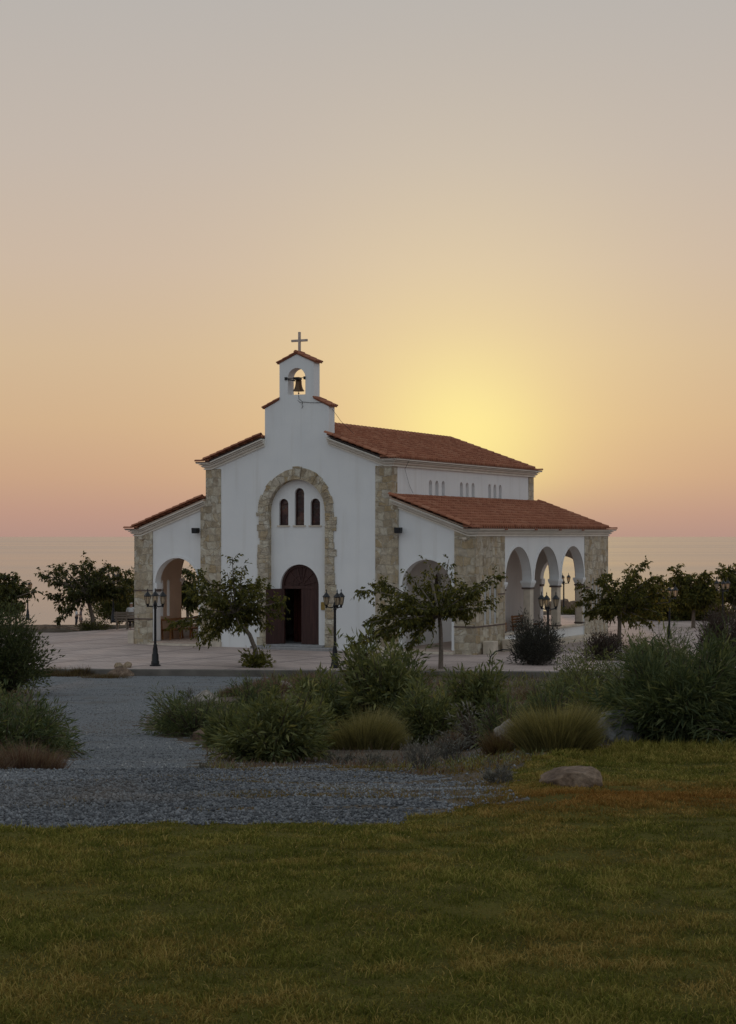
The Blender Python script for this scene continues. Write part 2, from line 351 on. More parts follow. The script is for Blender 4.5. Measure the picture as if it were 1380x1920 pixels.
M_gravel, M_soil, M_lawn = ground_mats()
def build_ground():
    ks = np.linspace(-.62, .62, 360); Ys = np.exp(np.linspace(math.log(2.6), math.log(62.0), 420))
    K, YY = np.meshgrid(ks, Ys); X = K*(YY+1.5); Z = ground_z(X, YY)
    V = np.stack([X, YY, Z], -1).reshape(-1, 3); nc = len(ks)
    i, j = np.meshgrid(np.arange(len(Ys)-1), np.arange(nc-1), indexing='ij'); a = (i*nc+j).ravel()
    Fq = np.stack([a, a+1, a+nc+1, a+nc], -1); cen = V[Fq].mean(1)
    jx = cen[:, 0]+(fbm(cen[:, 0]*3, cen[:, 1]*3, 21)-.47)*.9*np.clip(cen[:, 1]/25, .3, 1.3); jy = cen[:, 1]+(fbm(cen[:, 0]*3, cen[:, 1]*3, 31)-.47)*.9*np.clip(cen[:, 1]/25, .3, 1.6)
    il = in_poly(LAWN, jx, jy); ig = in_poly(GRAV, jx, jy) & ~il
    bare = (fbm(cen[:, 0]*1.1, cen[:, 1]*2.2, 77) > .60-.16*np.clip((CX+F*cen[:, 0]/cen[:, 1]-CX+190)/420, 0, 1)) & (cen[:, 1] < 21) & (CX+F*cen[:, 0]/cen[:, 1] > 430); ig &= ~bare
    for nm, mk, mt in (('lawn', il, M_lawn), ('gravel_path', ig, M_gravel), ('soil_bed', ~(il | ig), M_soil)):
        f = Fq[mk]; u, inv = np.unique(f, return_inverse=True)
        tag(npmesh(nm, V[u], inv.reshape(-1, 4), mt, smooth=True), kind='structure')
    # the land around and beyond: dips under the detailed sheet and the plaza, falls to the beach behind
    xs = np.concatenate([np.linspace(-420, -60, 30), np.linspace(-56, 56, 90), np.linspace(60, 420, 30)]); ys = np.concatenate([np.linspace(-160, 2, 40), np.linspace(3, 60, 60), np.linspace(61, 100, 80), np.linspace(101, 186, 70)])
    X, YY = np.meshgrid(xs, ys); Zd = ground_z(X, np.minimum(YY, 62)); inside = (np.abs(X) < .60*(YY+1.5)) & (YY > 2.8) & (YY < 61.6)
    Z = np.where(inside, Zd-.35, Zd-.02)
    pl = (YY >= 61.2); zb = -.50+.18*fbm(X*.5, YY*.5, 9)
    edge = np.interp(X, [-60, -22, -14.5, -12.4, -10, 4, 20, 60], [86, 85.2, 85.8, 89.4, 93, 104, 106, 104])
    t = np.clip((YY-edge)/1.2, 0, 1); berm = .22+.55*fbm(X*.8, YY*.9, 5); far = np.interp(YY-edge, [0, 2, 4, 12, 40, 70], [0, .10, -.2, -1.6, -3.5, -4.3])
    Z = np.where(pl, np.where(YY < edge-.4, zb, -.34+berm*.62*np.exp(-((YY-edge-1.8)/1.8)**2)*1.2+far), Z)
    V = np.stack([X, YY, np.maximum(Z, -5.4)], -1).reshape(-1, 3); nc = len(xs)
    i, j = np.meshgrid(np.arange(len(ys)-1), np.arange(nc-1), indexing='ij'); a = (i*nc+j).ravel()
    tag(npmesh('ground', V, np.stack([a, a+1, a+nc+1, a+nc], -1), M_soil, smooth=True), kind='structure')
build_ground()
def build_sea():
    m, nt, b = nmat('sea_water'); tc = nt.nodes.new('ShaderNodeTexCoord'); mp = nt.nodes.new('ShaderNodeMapping'); nt.links.new(tc.outputs['Object'], mp.inputs[0])
    mp.inputs['Scale'].default_value = (.35, 1, 1)
    n1 = tex(nt, 'ShaderNodeTexNoise', .22, 6, vec=mp.outputs[0]); mp2 = nt.nodes.new('ShaderNodeMapping'); nt.links.new(tc.outputs['Object'], mp2.inputs[0]); mp2.inputs['Scale'].default_value = (.0012, .006, 1)
    n2 = tex(nt, 'ShaderNodeTexNoise', 1.0, 3, vec=mp2.outputs[0])
    b.inputs['Base Color'].default_value = (.082, .105, .160, 1); b.inputs['IOR'].default_value = 1.55
    nt.links.new(cramp(nt, n2.outputs[0], [(.3, (.14, .14, .14)), (.7, (.22, .22, .22))]), b.inputs['Roughness']); b.inputs['Specular IOR Level'].default_value = .6
    bp = nt.nodes.new('ShaderNodeBump'); bp.inputs['Distance'].default_value = .35; nt.links.new(n1.outputs[0], bp.inputs['Height'])
    nt.links.new(cramp(nt, n2.outputs[0], [(.3, (.18, .18, .18)), (.7, (.24, .24, .24))]), bp.inputs['Strength']); nt.links.new(bp.outputs[0], b.inputs['Normal'])
    V = [(-40000, 120, -4.75), (40000, 120, -4.75), (40000, 60000, -4.75), (-40000, 60000, -4.75)]
    tag(npmesh('sea', V, [(0, 1, 2, 3)], m), kind='structure')
build_sea()
# plaza: pale pavers with darker bands, laid square to the church, and its front kerb
TH = R(27.0); P0 = Vector((-2.912, 72.8, 0)); UX = Vector((math.cos(TH), -math.sin(TH), 0)); VX = Vector((math.sin(TH), math.cos(TH), 0))
def uv(u, v, z=0): return P0+UX*u+VX*v+Vector((0, 0, z))
def build_plaza():
    m, nt, b = nmat('plaza_pavers'); tc = nt.nodes.new('ShaderNodeTexCoord'); mp = nt.nodes.new('ShaderNodeMapping'); nt.links.new(tc.outputs['Object'], mp.inputs[0])
    mp.vector_type = 'POINT'; mp.inputs['Rotation'].default_value = (0, 0, TH)
    br = nt.nodes.new('ShaderNodeTexBrick'); nt.links.new(mp.outputs[0], br.inputs[0]); br.inputs['Scale'].default_value = 1; br.inputs['Brick Width'].default_value = .4; br.inputs['Row Height'].default_value = .2
    br.inputs['Mortar Size'].default_value = .012; br.inputs['Color1'].default_value = (.40, .305, .27, 1); br.inputs['Color2'].default_value = (.47, .365, .325, 1); br.inputs['Mortar'].default_value = (.24, .20, .18, 1)
    big = nt.nodes.new('ShaderNodeTexBrick'); nt.links.new(mp.outputs[0], big.inputs[0]); big.offset = 0; big.inputs['Scale'].default_value = 1; big.inputs['Brick Width'].default_value = 3.6; big.inputs['Row Height'].default_value = 3.0
    big.inputs['Mortar Size'].default_value = .10; big.inputs['Mortar Smooth'].default_value = .05
    c = mixc(nt, big.outputs[1], br.outputs[0], (.24, .19, .175))
    n = tex(nt, 'ShaderNodeTexNoise', .5, 6); c = mixc(nt, .55, c, cramp(nt, n.outputs[0], [(.3, (.33, .33, .33)), (.7, (.65, .65, .65))]), 'OVERLAY')
    nt.links.new(c, b.inputs['Base Color']); b.inputs['Roughness'].default_value = .75; bump(nt, b, br.outputs[1], -.2, .01)
    edge = [(-60, 63.0), (-18, 61.9), (-8, 61.7), (-2, 61.2), (6, 60.6), (14, 61.4), (26, 61.5), (60, 62.5)]; back = [(60, 104), (20, 105.5), (4, 103.5), (-10, 92.6), (-12.4, 89.0), (-14.5, 85.4), (-22, 84.8), (-60, 85.6)]
    poly = edge+back; mb = MB(); mb.prism([poly], (0, 0, -.56), (1, 0, 0), (0, 1, 0), (0, 0, .51)); tag(mb.build('plaza', m), kind='structure')
    mk, nt, b = nmat('kerb_concrete'); n = tex(nt, 'ShaderNodeTexNoise', 1.5, 6); nt.links.new(cramp(nt, n.outputs[0], [(.3, (.10, .088, .075)), (.7, (.20, .175, .15))]), b.inputs['Base Color'])
    b.inputs['Roughness'].default_value = .9; bump(nt, b, tex(nt, 'ShaderNodeTexNoise', 20, 5).outputs[0], .5, .03)
    mb = MB(); fr = [(x, y-.012) for x, y in edge]; bk = [(x, y-.26) for x, y in edge[::-1]]
    mb.prism([fr+bk], (0, 0, -.60), (1, 0, 0), (0, 1, 0), (0, 0, .575)); tag(mb.build('kerb', mk, bevel=.03), kind='structure')
build_plaza()

# ================================================================ THE CHURCH
church = empty('church', P0, -TH, 'white chapel with red tiled roofs, limestone corners, arcaded wings and a bell gable', 'church')
HU, LU, PI_ = 4.32, 4.60, 3.60; LEN = 15.1; SL = .36
def wallmesh():
    # gabled front with the bell gable; the arched recess is open to the ground, the bell opening is a hole
    out = [(-HU, -.1), (-HU, 7.35), (-4.0, 7.5), (-1.49, 7.42+(4.0-1.49)*SL+.1), (-1.49, 9.80), (-.80, 10.13), (-.80, 11.62), (0, 11.97), (.80, 11.62), (.80, 10.13), (1.49, 9.80),
           (1.49, 7.42+(4.0-1.49)*SL+.1), (4.0, 7.5), (HU, 7.35), (HU, -.1), (1.36, -.1)]+arc(0, 5.54, 1.36, 0, math.pi, 28)+[(-1.36, -.1)]
    mb = MB(); mb.prism([out, arch_loop(0, .41, 10.32, 11.0)], (0, 0, 0), (1, 0, 0), (0, 0, 1), (0, .5, 0))
    mb.build('facade_wall', M_white, church)
    mb = MB(); holes = [[(-.90, 0.1), (.90, 0.1)]+arc(0, 2.5, .90, 0, math.pi, 24)]
    holes += [arch_loop(c, .22, 5.0, t-.22) for c, t in ((-.74, 6.09), (0, 6.52), (.74, 6.09))]
    mb.prism([[(-1.5, -.12), (1.5, -.12), (1.5, 7.0), (-1.5, 7.0)]]+holes, (0, .24, 0), (1, 0, 0), (0, 0, 1), (0, .34, 0)); mb.build('recess_wall', M_white, church)
    # long walls: outer skin with slit niches over a solid core
    for s in (1, -1):
        mb = MB(); sl_ = [arch_loop(v, .16, 6.05, 6.72, 8) for v in (3.65, 4.28, 4.92, 6.79, 7.41, 8.04, 9.88, 10.48, 11.1)]
        wn = [arch_loop(v, .34, 1.35, 2.7, 10) for v in (4.4, 7.55, 10.7)]
        mb.prism([[(.49, -.1), (LEN, -.1), (LEN, 7.42), (.49, 7.42)]]+sl_+wn, (s*HU, 0, 0), (0, 1, 0), (0, 0, 1), (-s*.22, 0, 0)); mb.box(tuple(sorted((s*3.86, s*4.098)))[0:1]+(.49, -.1), tuple(sorted((s*3.86, s*4.098)))[1:2]+(LEN-.01, 7.40))
        mb.build('nave_wall', M_white, church)
        for v in (4.4, 7.55, 10.7):
            g = MB(); g.prism([arch_loop(v, .33, 1.36, 2.69, 10)], (s*4.16, 0, 0), (0, 1, 0), (0, 0, 1), (-s*.05, 0, 0)); wd = g.build('side_window', M_glass, church)
            k = MB(); k.box((min(s*4.18, s*4.40), v-.42, 1.29), (max(s*4.18, s*4.40), v+.42, 1.35)); k.build('sill', M_cap, wd)
    mb = MB(); mb.prism([[(-HU+.01, -.1), (HU-.01, -.1), (HU-.01, 7.4), (0, 8.98), (-HU+.01, 7.4)]], (0, LEN-.4, 0), (1, 0, 0), (0, 0, 1), (0, .41, 0)); mb.build('rear_wall', M_white, church)
    mb = MB(); mb.box((-3.86, .5, -.05), (3.86, LEN-.4, .12)); mb.build('nave_floor', M_step, church)
    mb = MB(); mb.box((-1.85, -.62, -.1), (1.8, .23, .06)); mb.box((-1.3, -.2, .06), (1.3, .6, .13)); mb.build('door_step', M_step, church, bevel=.015)
wallmesh()
def corner_stones():
    for s in (1, -1):
        x = lambda a, b: tuple(sorted((s*a, s*b)))
        mb = MB(); a = x(PI_, HU+.025); mb.box((a[0], -.03, 6.0), (a[1], .49, 7.36)); a = x(PI_, LU); mb.box((a[0], -.035, -.1), (a[1], .30, 6.02)); mb.build('corner_pier', M_stone, church, bevel=.02)
        mb = MB(); a = x(3.8, HU+.025); mb.box((a[0], LEN-.62, 5.0), (a[1], LEN+.03, 7.36)); mb.build('corner_pier', M_stone, church, bevel=.02)
        mb = MB(); a = x(PI_-.02, LU+.03); mb.box((a[0], -.09, -.1), (a[1], .2, .16)); mb.build('pier_plinth', M_cap, church, bevel=.015)
corner_stones()
def arch_surround():
    mb = MB(); rr = random.Random(5); z = .06
    for s in (1, -1):
        z = .06
        while z < 5.5:
            h = min(rr.uniform(.24, .5), 5.54-z)
            if 5.54-z-h < .15: h = 5.54-z
            ow = rr.choice((1.70, 1.76, 1.82, 1.86))+rr.uniform(-.03, .03); a = sorted((s*1.33, s*ow)); d = rr.uniform(.035, .06)
            mb.box((a[0], -d, z+.006), (a[1], .25, z+h-.006)); z += h
    n = 15; a0 = 0
    ws = [rr.uniform(.8, 1.2) for _ in range(n)]; ws[7] = 1.15; T = sum(ws); acc = 0
    for i, w_ in enumerate(ws):
        b0 = math.pi*acc/T+.004; acc += w_; b1 = math.pi*acc/T-.004
        ro = rr.uniform(1.70, 1.82); ro = 1.86 if i == 7 else ro; d = rr.uniform(.035, .065)
        P = arc(0, 5.54, 1.33, b0, b1, 4)+arc(0, 5.54, ro, b1, b0, 4); mb.prism([P], (0, -d, 0), (1, 0, 0), (0, 0, 1), (0, .25+d, 0))
    o = mb.build('arch_surround', M_stone2, church, bevel=.015)
arch_surround()
def door():
    fr = MB(); o1 = [(-.90, .13), (-.80, .13)]+arc(0, 2.5, .80, math.pi, 0, 20)+[(.80, .13), (.90, .13)]+arc(0, 2.5, .90, 0, math.pi, 24)
    fr.prism([o1], (0, .36, 0), (1, 0, 0), (0, 0, 1), (0, .14, 0)); d = fr.build('door_frame', M_door, church)
    fr2 = MB(); fr2.box((-.80, .38, 2.40), (.80, .47, 2.52)); fr2.box((-.05, .37, .13), (.05, .48, 2.40)) if False else None
    fr2.build('transom', M_door, d)
    t = MB(); t.prism([[(-.79, 2.52), (.79, 2.52)]+arc(0, 2.52, .785, 0, math.pi, 20)], (0, .43, 0), (1, 0, 0), (0, 0, 1), (0, .04, 0))
    for a in (15, 45, 75, 90, 105, 135, 165): t.beam((.12*math.cos(R(a)), .42, 2.54+.12*math.sin(R(a))), (.76*math.cos(R(a)), .42, 2.53+.76*math.sin(R(a))), .045, .05)
    for r_ in (.14, .42): 
        P = arc(0, 2.53, r_, 0, math.pi, 14); t.tube([(a, .42, b) for a, b in P], .02, 5)
    t.build('fanlight_panel', M_door, d)
    def leaf(parent_loc, ang):
        e = MB(); e.box((0, 0, 0), (.80, .05, 2.26))
        for k in range(11): e.box((.09, -.012, .10+k*.195), (.71, 0.0, .265+k*.195))
        o = e.build('door_leaf', M_door, church, bevel=.006); o.location = parent_loc; o.rotation_euler = (0, 0, ang)
        h = MB(); h.tube([(.70, -.03, 1.0), (.70, -.07, 1.03), (.70, -.07, 1.17), (.70, -.03, 1.2)], .012, 6); h.build('door_handle', M_brass, o); return o
    leaf((.80, .45, .14), math.pi)                     # closed right leaf
    leaf((-.79, .33, .14), R(180+52))                  # left leaf swung out towards the left
    # dim vestibule screen seen through the open leaf
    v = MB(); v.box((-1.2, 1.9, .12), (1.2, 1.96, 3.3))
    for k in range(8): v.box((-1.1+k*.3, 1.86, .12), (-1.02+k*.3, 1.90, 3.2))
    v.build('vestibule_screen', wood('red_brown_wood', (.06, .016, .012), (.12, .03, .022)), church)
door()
def front_windows():
    for c, t in ((-.74, 6.09), (0, 6.52), (.74, 6.09)):
        zs = t-.22; f = MB(); f.prism([arch_loop(c, .22, 5.0, zs), arch_loop(c, .185, 5.04, zs)[::-1]], (0, .34, 0), (1, 0, 0), (0, 0, 1), (0, .08, 0))
        o = f.build('window', M_door, church); g = MB(); g.prism([arch_loop(c, .20, 5.02, zs)], (0, .385, 0), (1, 0, 0), (0, 0, 1), (0, .02, 0)); g.build('pane', M_glass, o)
        g = MB(); g.box((c-.185, .36, zs-.02), (c+.185, .385, zs+.02)); 
        g.build('glazing_bar', M_door, o)
        k = MB(); k.box((c-.29, .185, 4.945), (c+.29, .36, 5.0)); k.build('sill', M_cap, o)
front_windows()
def tile_field(name, eave, along, La, up, Ls, parent, per=.235, row=.37, seed=1):
    """barrel tiles: eave corner, unit vector along the eave, unit vector up the slope"""
    along = np.array(along, float); up = np.array(up, float); nrm = np.cross(along, up); nrm *= np.sign(nrm[2]); eave = np.array(eave, float); rg = np.random.default_rng(seed)
    nt_ = int(round(La/per)); per = La/nt_; nr = int(math.ceil(Ls/row)); row = Ls/nr; sp = 8
    ts = np.array([0, .06, .16, .28, .40, .50, .56, .62, .99]); hs = np.array([.0, .062, .105, .105, .062, .0, -.014, -.02, -.014])
    x = (np.arange(nt_)[:, None]+ts[None]).ravel()*per; h = np.tile(hs, nt_); cid = np.repeat(np.arange(nt_), len(ts)); nc = len(x)
    V = []; Rn = []; Fs = []; k = 0
    for r in range(nr):
        jit = rg.normal(0, .004, nt_)[cid]; sag = .02*math.sin(r*1.3)+rg.normal(0, .004)
        rv = rg.random(nt_)[cid]; y0 = r*row-.02+rg.normal(0, .004, nt_)[cid]; y1 = (r+1)*row+.02
        for yy, dz in ((y0, -.02), (y0, .060), (np.full(nc, y1), .0)):
            hh = (h+dz+jit if dz != -.02 else np.where(h > .02, h*.72, -.03)+jit)
            V.append(eave+x[:, None]*along+np.asarray(yy)[:, None]*up+hh[:, None]*nrm); Rn.append(rv)
        a = k+np.arange(nc-1)
        Fs.append(np.stack([a, a+1, a+nc+1, a+nc], -1)); Fs.append(np.stack([a+nc, a+nc+1, a+2*nc+1, a+2*nc], -1)); k += 3*nc
    return npmesh(name, np.concatenate(V), np.concatenate(Fs), M_tile, parent, attrs={'rnd': np.concatenate(Rn)})
def barrel_row(mb, a, b, r=.105, step=.36, nrm=(0, 0, 1)):
    """a run of overlapping half-round tiles from a up to b"""
    a = Vector(a); b = Vector(b); L_ = (b-a).length; n = max(1, round(L_/step)); d = (b-a)/n; dn = d.normalized(); up = Vector(nrm); x = dn.cross(up).normalized(); up = x.cross(dn)
    for i in range(n):
        vs = []; p0 = a+d*i-dn*.02+up*.012; p1 = a+d*(i+1)+dn*.03
        for p, rr in ((p0, r*1.08), (p1, r*.92)):
            for k in range(9): t = math.pi*k/8; vs.append(p+x*rr*math.cos(t)+up*rr*math.sin(t)*.9)
        fs = [(k, k+1, 10+k, 9+k) for k in range(8)]+[tuple(range(9))]
        mb.add(vs, fs)
def with_rnd(o, seed=3, n=18):
    N_ = len(o.data.vertices); a = np.repeat(np.random.default_rng(seed).random(N_//n+1), n)[:N_]
    at_ = o.data.attributes.new('rnd', 'FLOAT', 'POINT'); at_.data.foreach_set('value', a.astype(np.float32)); return o
def roofs():
    V0, V1 = -.30, LEN+.30
    EH, EZ, RZ, US = 4.24, 7.67, 9.18, 1.56
    for s in (1, -1):
        up = np.array([-s*EH, 0, RZ-EZ]); Ls = np.linalg.norm(up); up /= Ls; la = Ls*(EH-US)/EH
        tile_field('nave_roof_tiles', (s*EH, V0, EZ), (0, 1, 0), V1-V0, up, la, church, seed=2+s)
        tile_field('nave_roof_tiles', tuple(np.array((s*EH, .52, EZ))+up*la), (0, 1, 0), V1-.52, up, Ls-la, church, seed=5+s)
        mb = MB(); a, b = sorted((s*(EH-.07), s*(EH-.12))); mb.box((a, V0+.05, EZ-.03), (b, V1-.05, EZ+.125)); mb.build('eave_shade_strip', M_eave_shade, church)  # added near-black strip standing in for the shade inside the tile ends
        mb = MB(); a, b = sorted((s*3.96, s*4.66)); mb.box((a, V0-.03, EZ-.05), (b, V1+.03, EZ-.012)); mb.build('eave_ledge', M_ledge, church)
        mb = MB(); barrel_row(mb, (s*(EH-.02), V0-.02, EZ+.07), (s*1.50, V0-.02, RZ-(RZ-EZ)*1.50/EH+.07), .10); with_rnd(mb.build('verge_tiles', M_tile, church), 6+s)
        mb = MB(); barrel_row(mb, (s*(EH-.02), V1+.02, EZ+.07), (0, V1+.02, RZ+.06), .125); with_rnd(mb.build('verge_tiles', M_tile, church), 9+s)
        mb = MB(); barrel_row(mb, (s*4.66, V0-.0, EZ+.0), (s*4.0, V0-.0, EZ+.03), .075); with_rnd(mb.build('verge_tiles', M_tile, church), 12+s)
        mb = MB(); barrel_row(mb, (s*4.66, V1+.0, EZ+.0), (s*4.0, V1+.0, EZ+.03), .075); with_rnd(mb.build('verge_tiles', M_tile, church), 14+s)
    mb = MB(); mb.prism([[(-EH+.05, EZ-.02), (-EH+.05, EZ-.06), (0, RZ-.10), (EH-.05, EZ-.06), (EH-.05, EZ-.02), (0, RZ-.04)]], (0, .52, 0), (1, 0, 0), (0, 0, 1), (0, V1-.57, 0)); mb.build('roof_deck', M_band, church)
    for s in (1, -1):
        mb = MB(); zz = EZ+(EH-US)*(RZ-EZ)/EH; mb.prism([[(s*(EH-.05), EZ-.02), (s*(EH-.05), EZ-.055), (s*US, zz-.05), (s*US, zz-.03)]], (0, V0+.03, 0), (1, 0, 0), (0, 0, 1), (0, .80, 0)); mb.build('roof_deck', M_band, church)
    mb = MB(); barrel_row(mb, (0, .45, RZ+.06), (0, V1+.04, RZ+.06), .14); with_rnd(mb.build('ridge_tiles', M_tile, church), 4)
    # wing roofs: lean-to slopes
    EW, ZW, ZN = 7.84, 4.89, 6.15
    for s in (1, -1):
        up = np.array([-s*(EW-HU-.02), 0, ZN-ZW]); Ls = np.linalg.norm(up); up /= Ls; va, vb = V0+.04, V1+.22
        tile_field('wing_roof_tiles', (s*EW, va, ZW), (0, 1, 0), vb-va, up, Ls, church, seed=8+s)
        mb = MB(); a, b = sorted((s*(EW-.07), s*(EW-.12))); mb.box((a, va+.05, ZW-.03), (b, vb-.05, ZW+.125)); mb.build('eave_shade_strip', M_eave_shade, church)  # same added shade strip behind the wing tile ends
        a, b = sorted((s*7.55, s*8.27)); mb = MB(); mb.box((a, va-.03, ZW-.05), (b, vb+.03, ZW-.012)); mb.build('eave_ledge', M_ledge, church)
        for k, vs in enumerate((va-.02, vb+.02)):
            mb = MB(); barrel_row(mb, (s*(EW-.02), vs, ZW+.07), (s*4.36, vs, ZN+.07), .10); with_rnd(mb.build('verge_tiles', M_tile, church), 20+k+s)
            mb = MB(); barrel_row(mb, (s*8.26, vs, ZW+.0), (s*7.6, vs, ZW+.03), .075); with_rnd(mb.build('verge_tiles', M_tile, church), 24+k+s)
        mb = MB(); barrel_row(mb, (s*4.40, V0+.2, ZN+.02), (s*4.40, V1, ZN+.02), .07); with_rnd(mb.build('flashing_tiles', M_tile, church), 5)
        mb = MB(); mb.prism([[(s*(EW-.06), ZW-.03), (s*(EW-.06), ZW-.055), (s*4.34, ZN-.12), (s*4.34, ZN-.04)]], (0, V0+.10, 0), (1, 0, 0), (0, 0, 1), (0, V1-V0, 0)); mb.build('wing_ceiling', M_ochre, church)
    # small tiled caps on the bell gable and its shoulders
    def cap(u0, z0, u1, z1, sd):
        mb = MB(); mb.prism([[(u0, z0), (u1, z1), (u1, z1+.05), (u0, z0+.05)]], (0, -.05, 0), (1, 0, 0), (0, 0, 1), (0, .60, 0)); c = mb.build('gable_cap', M_tile, church)
        for v in (-.01, .16, .33, .51): mb = MB(); barrel_row(mb, (u0, v, z0+.045), (u1, v, z1+.045), .07, .3); with_rnd(mb.build('cap_tile', M_tile, c), sd)
    for s in (1, -1): cap(s*.89, 11.595, 0, 11.985, 31+s); cap(s*1.58, 9.785, s*.80, 10.14, 36+s)
    mb = MB(); barrel_row(mb, (0, -.07, 12.04), (0, .57, 12.04), .09, .35); with_rnd(mb.build('ridge_tiles', M_tile, church), 6)
roofs()
PROF = [(-.02, 0), (.07, 0), (.075, .05), (.035, .055), (.04, .075), (.12, .10), (.16, .145), (.165, .165), (.11, .17), (.11, .185), (.22, .19), (.225, .225), (.17, .23), (.17, .245), (.31, .25), (.315, .30), (-.02, .302)]
def sweep(name, frames, mat=None, k=1.0):
    vs = []; fs = []; n = len(PROF)
    for p, o in frames:
        for a, h in PROF: vs.append(Vector(p)+Vector(o)*a*k+Vector((0, 0, h*k)))
    for i in range(len(frames)-1):
        for j in range(n): fs.append((i*n+j, i*n+(j+1) % n, (i+1)*n+(j+1) % n, (i+1)*n+j))
    fs.append(tuple(range(n))); fs.append(tuple(range((len(frames)-1)*n, len(frames)*n)))
    return MB().add(vs, fs).build(name, mat or M_trim, church)
def cornices():
    z = 7.33; K = 4.04; H = HU+.02; zt = z+(K-1.49)*SL; zr = z+K*SL
    fr = [((1.49, 0, zt), (0, -1, 0)), ((K, 0, z), (0, -1, 0)), ((H, 0, z), (1, -1, 0)), ((H, LEN, z), (1, 1, 0)), ((K, LEN, z), (0, 1, 0)), ((0, LEN, zr), (0, 1, 0)),
          ((-K, LEN, z), (0, 1, 0)), ((-H, LEN, z), (-1, 1, 0)), ((-H, 0, z), (-1, -1, 0)), ((-K, 0, z), (0, -1, 0)), ((-1.49, 0, zt), (0, -1, 0))]
    sweep('nave_cornice', fr)
    for s in (1, -1):
        z = 4.555; H = 7.94; K = 7.62; va, vb = .06, LEN+.20
        fr = [((s*4.36, va, z+(K-4.36)*SL), (0, -1, 0)), ((s*K, va, z), (0, -1, 0)), ((s*H, va, z), (s, -1, 0)), ((s*H, vb, z), (s, 1, 0)), ((s*K, vb, z), (0, 1, 0)), ((s*4.36, vb, z+(K-4.36)*SL), (0, 1, 0))]
        sweep('wing_cornice', fr)
        # brackets for the gutter and a small spotlight block under the cornice end
        mb = MB(); mb.box((min(s*7.45, s*7.62), -.16, 4.42), (max(s*7.45, s*7.62), -.02, 4.50)); mb.build('floodlight', M_cap, church, bevel=.01)
        for v in (2.2, 5.4, 8.2, 11.0): mb = MB(); mb.box((min(s*8.16, s*8.30), v, 4.80), (max(s*8.16, s*8.30), v+.22, 4.845)); mb.build('gutter_bracket', M_tile, church)
cornices()
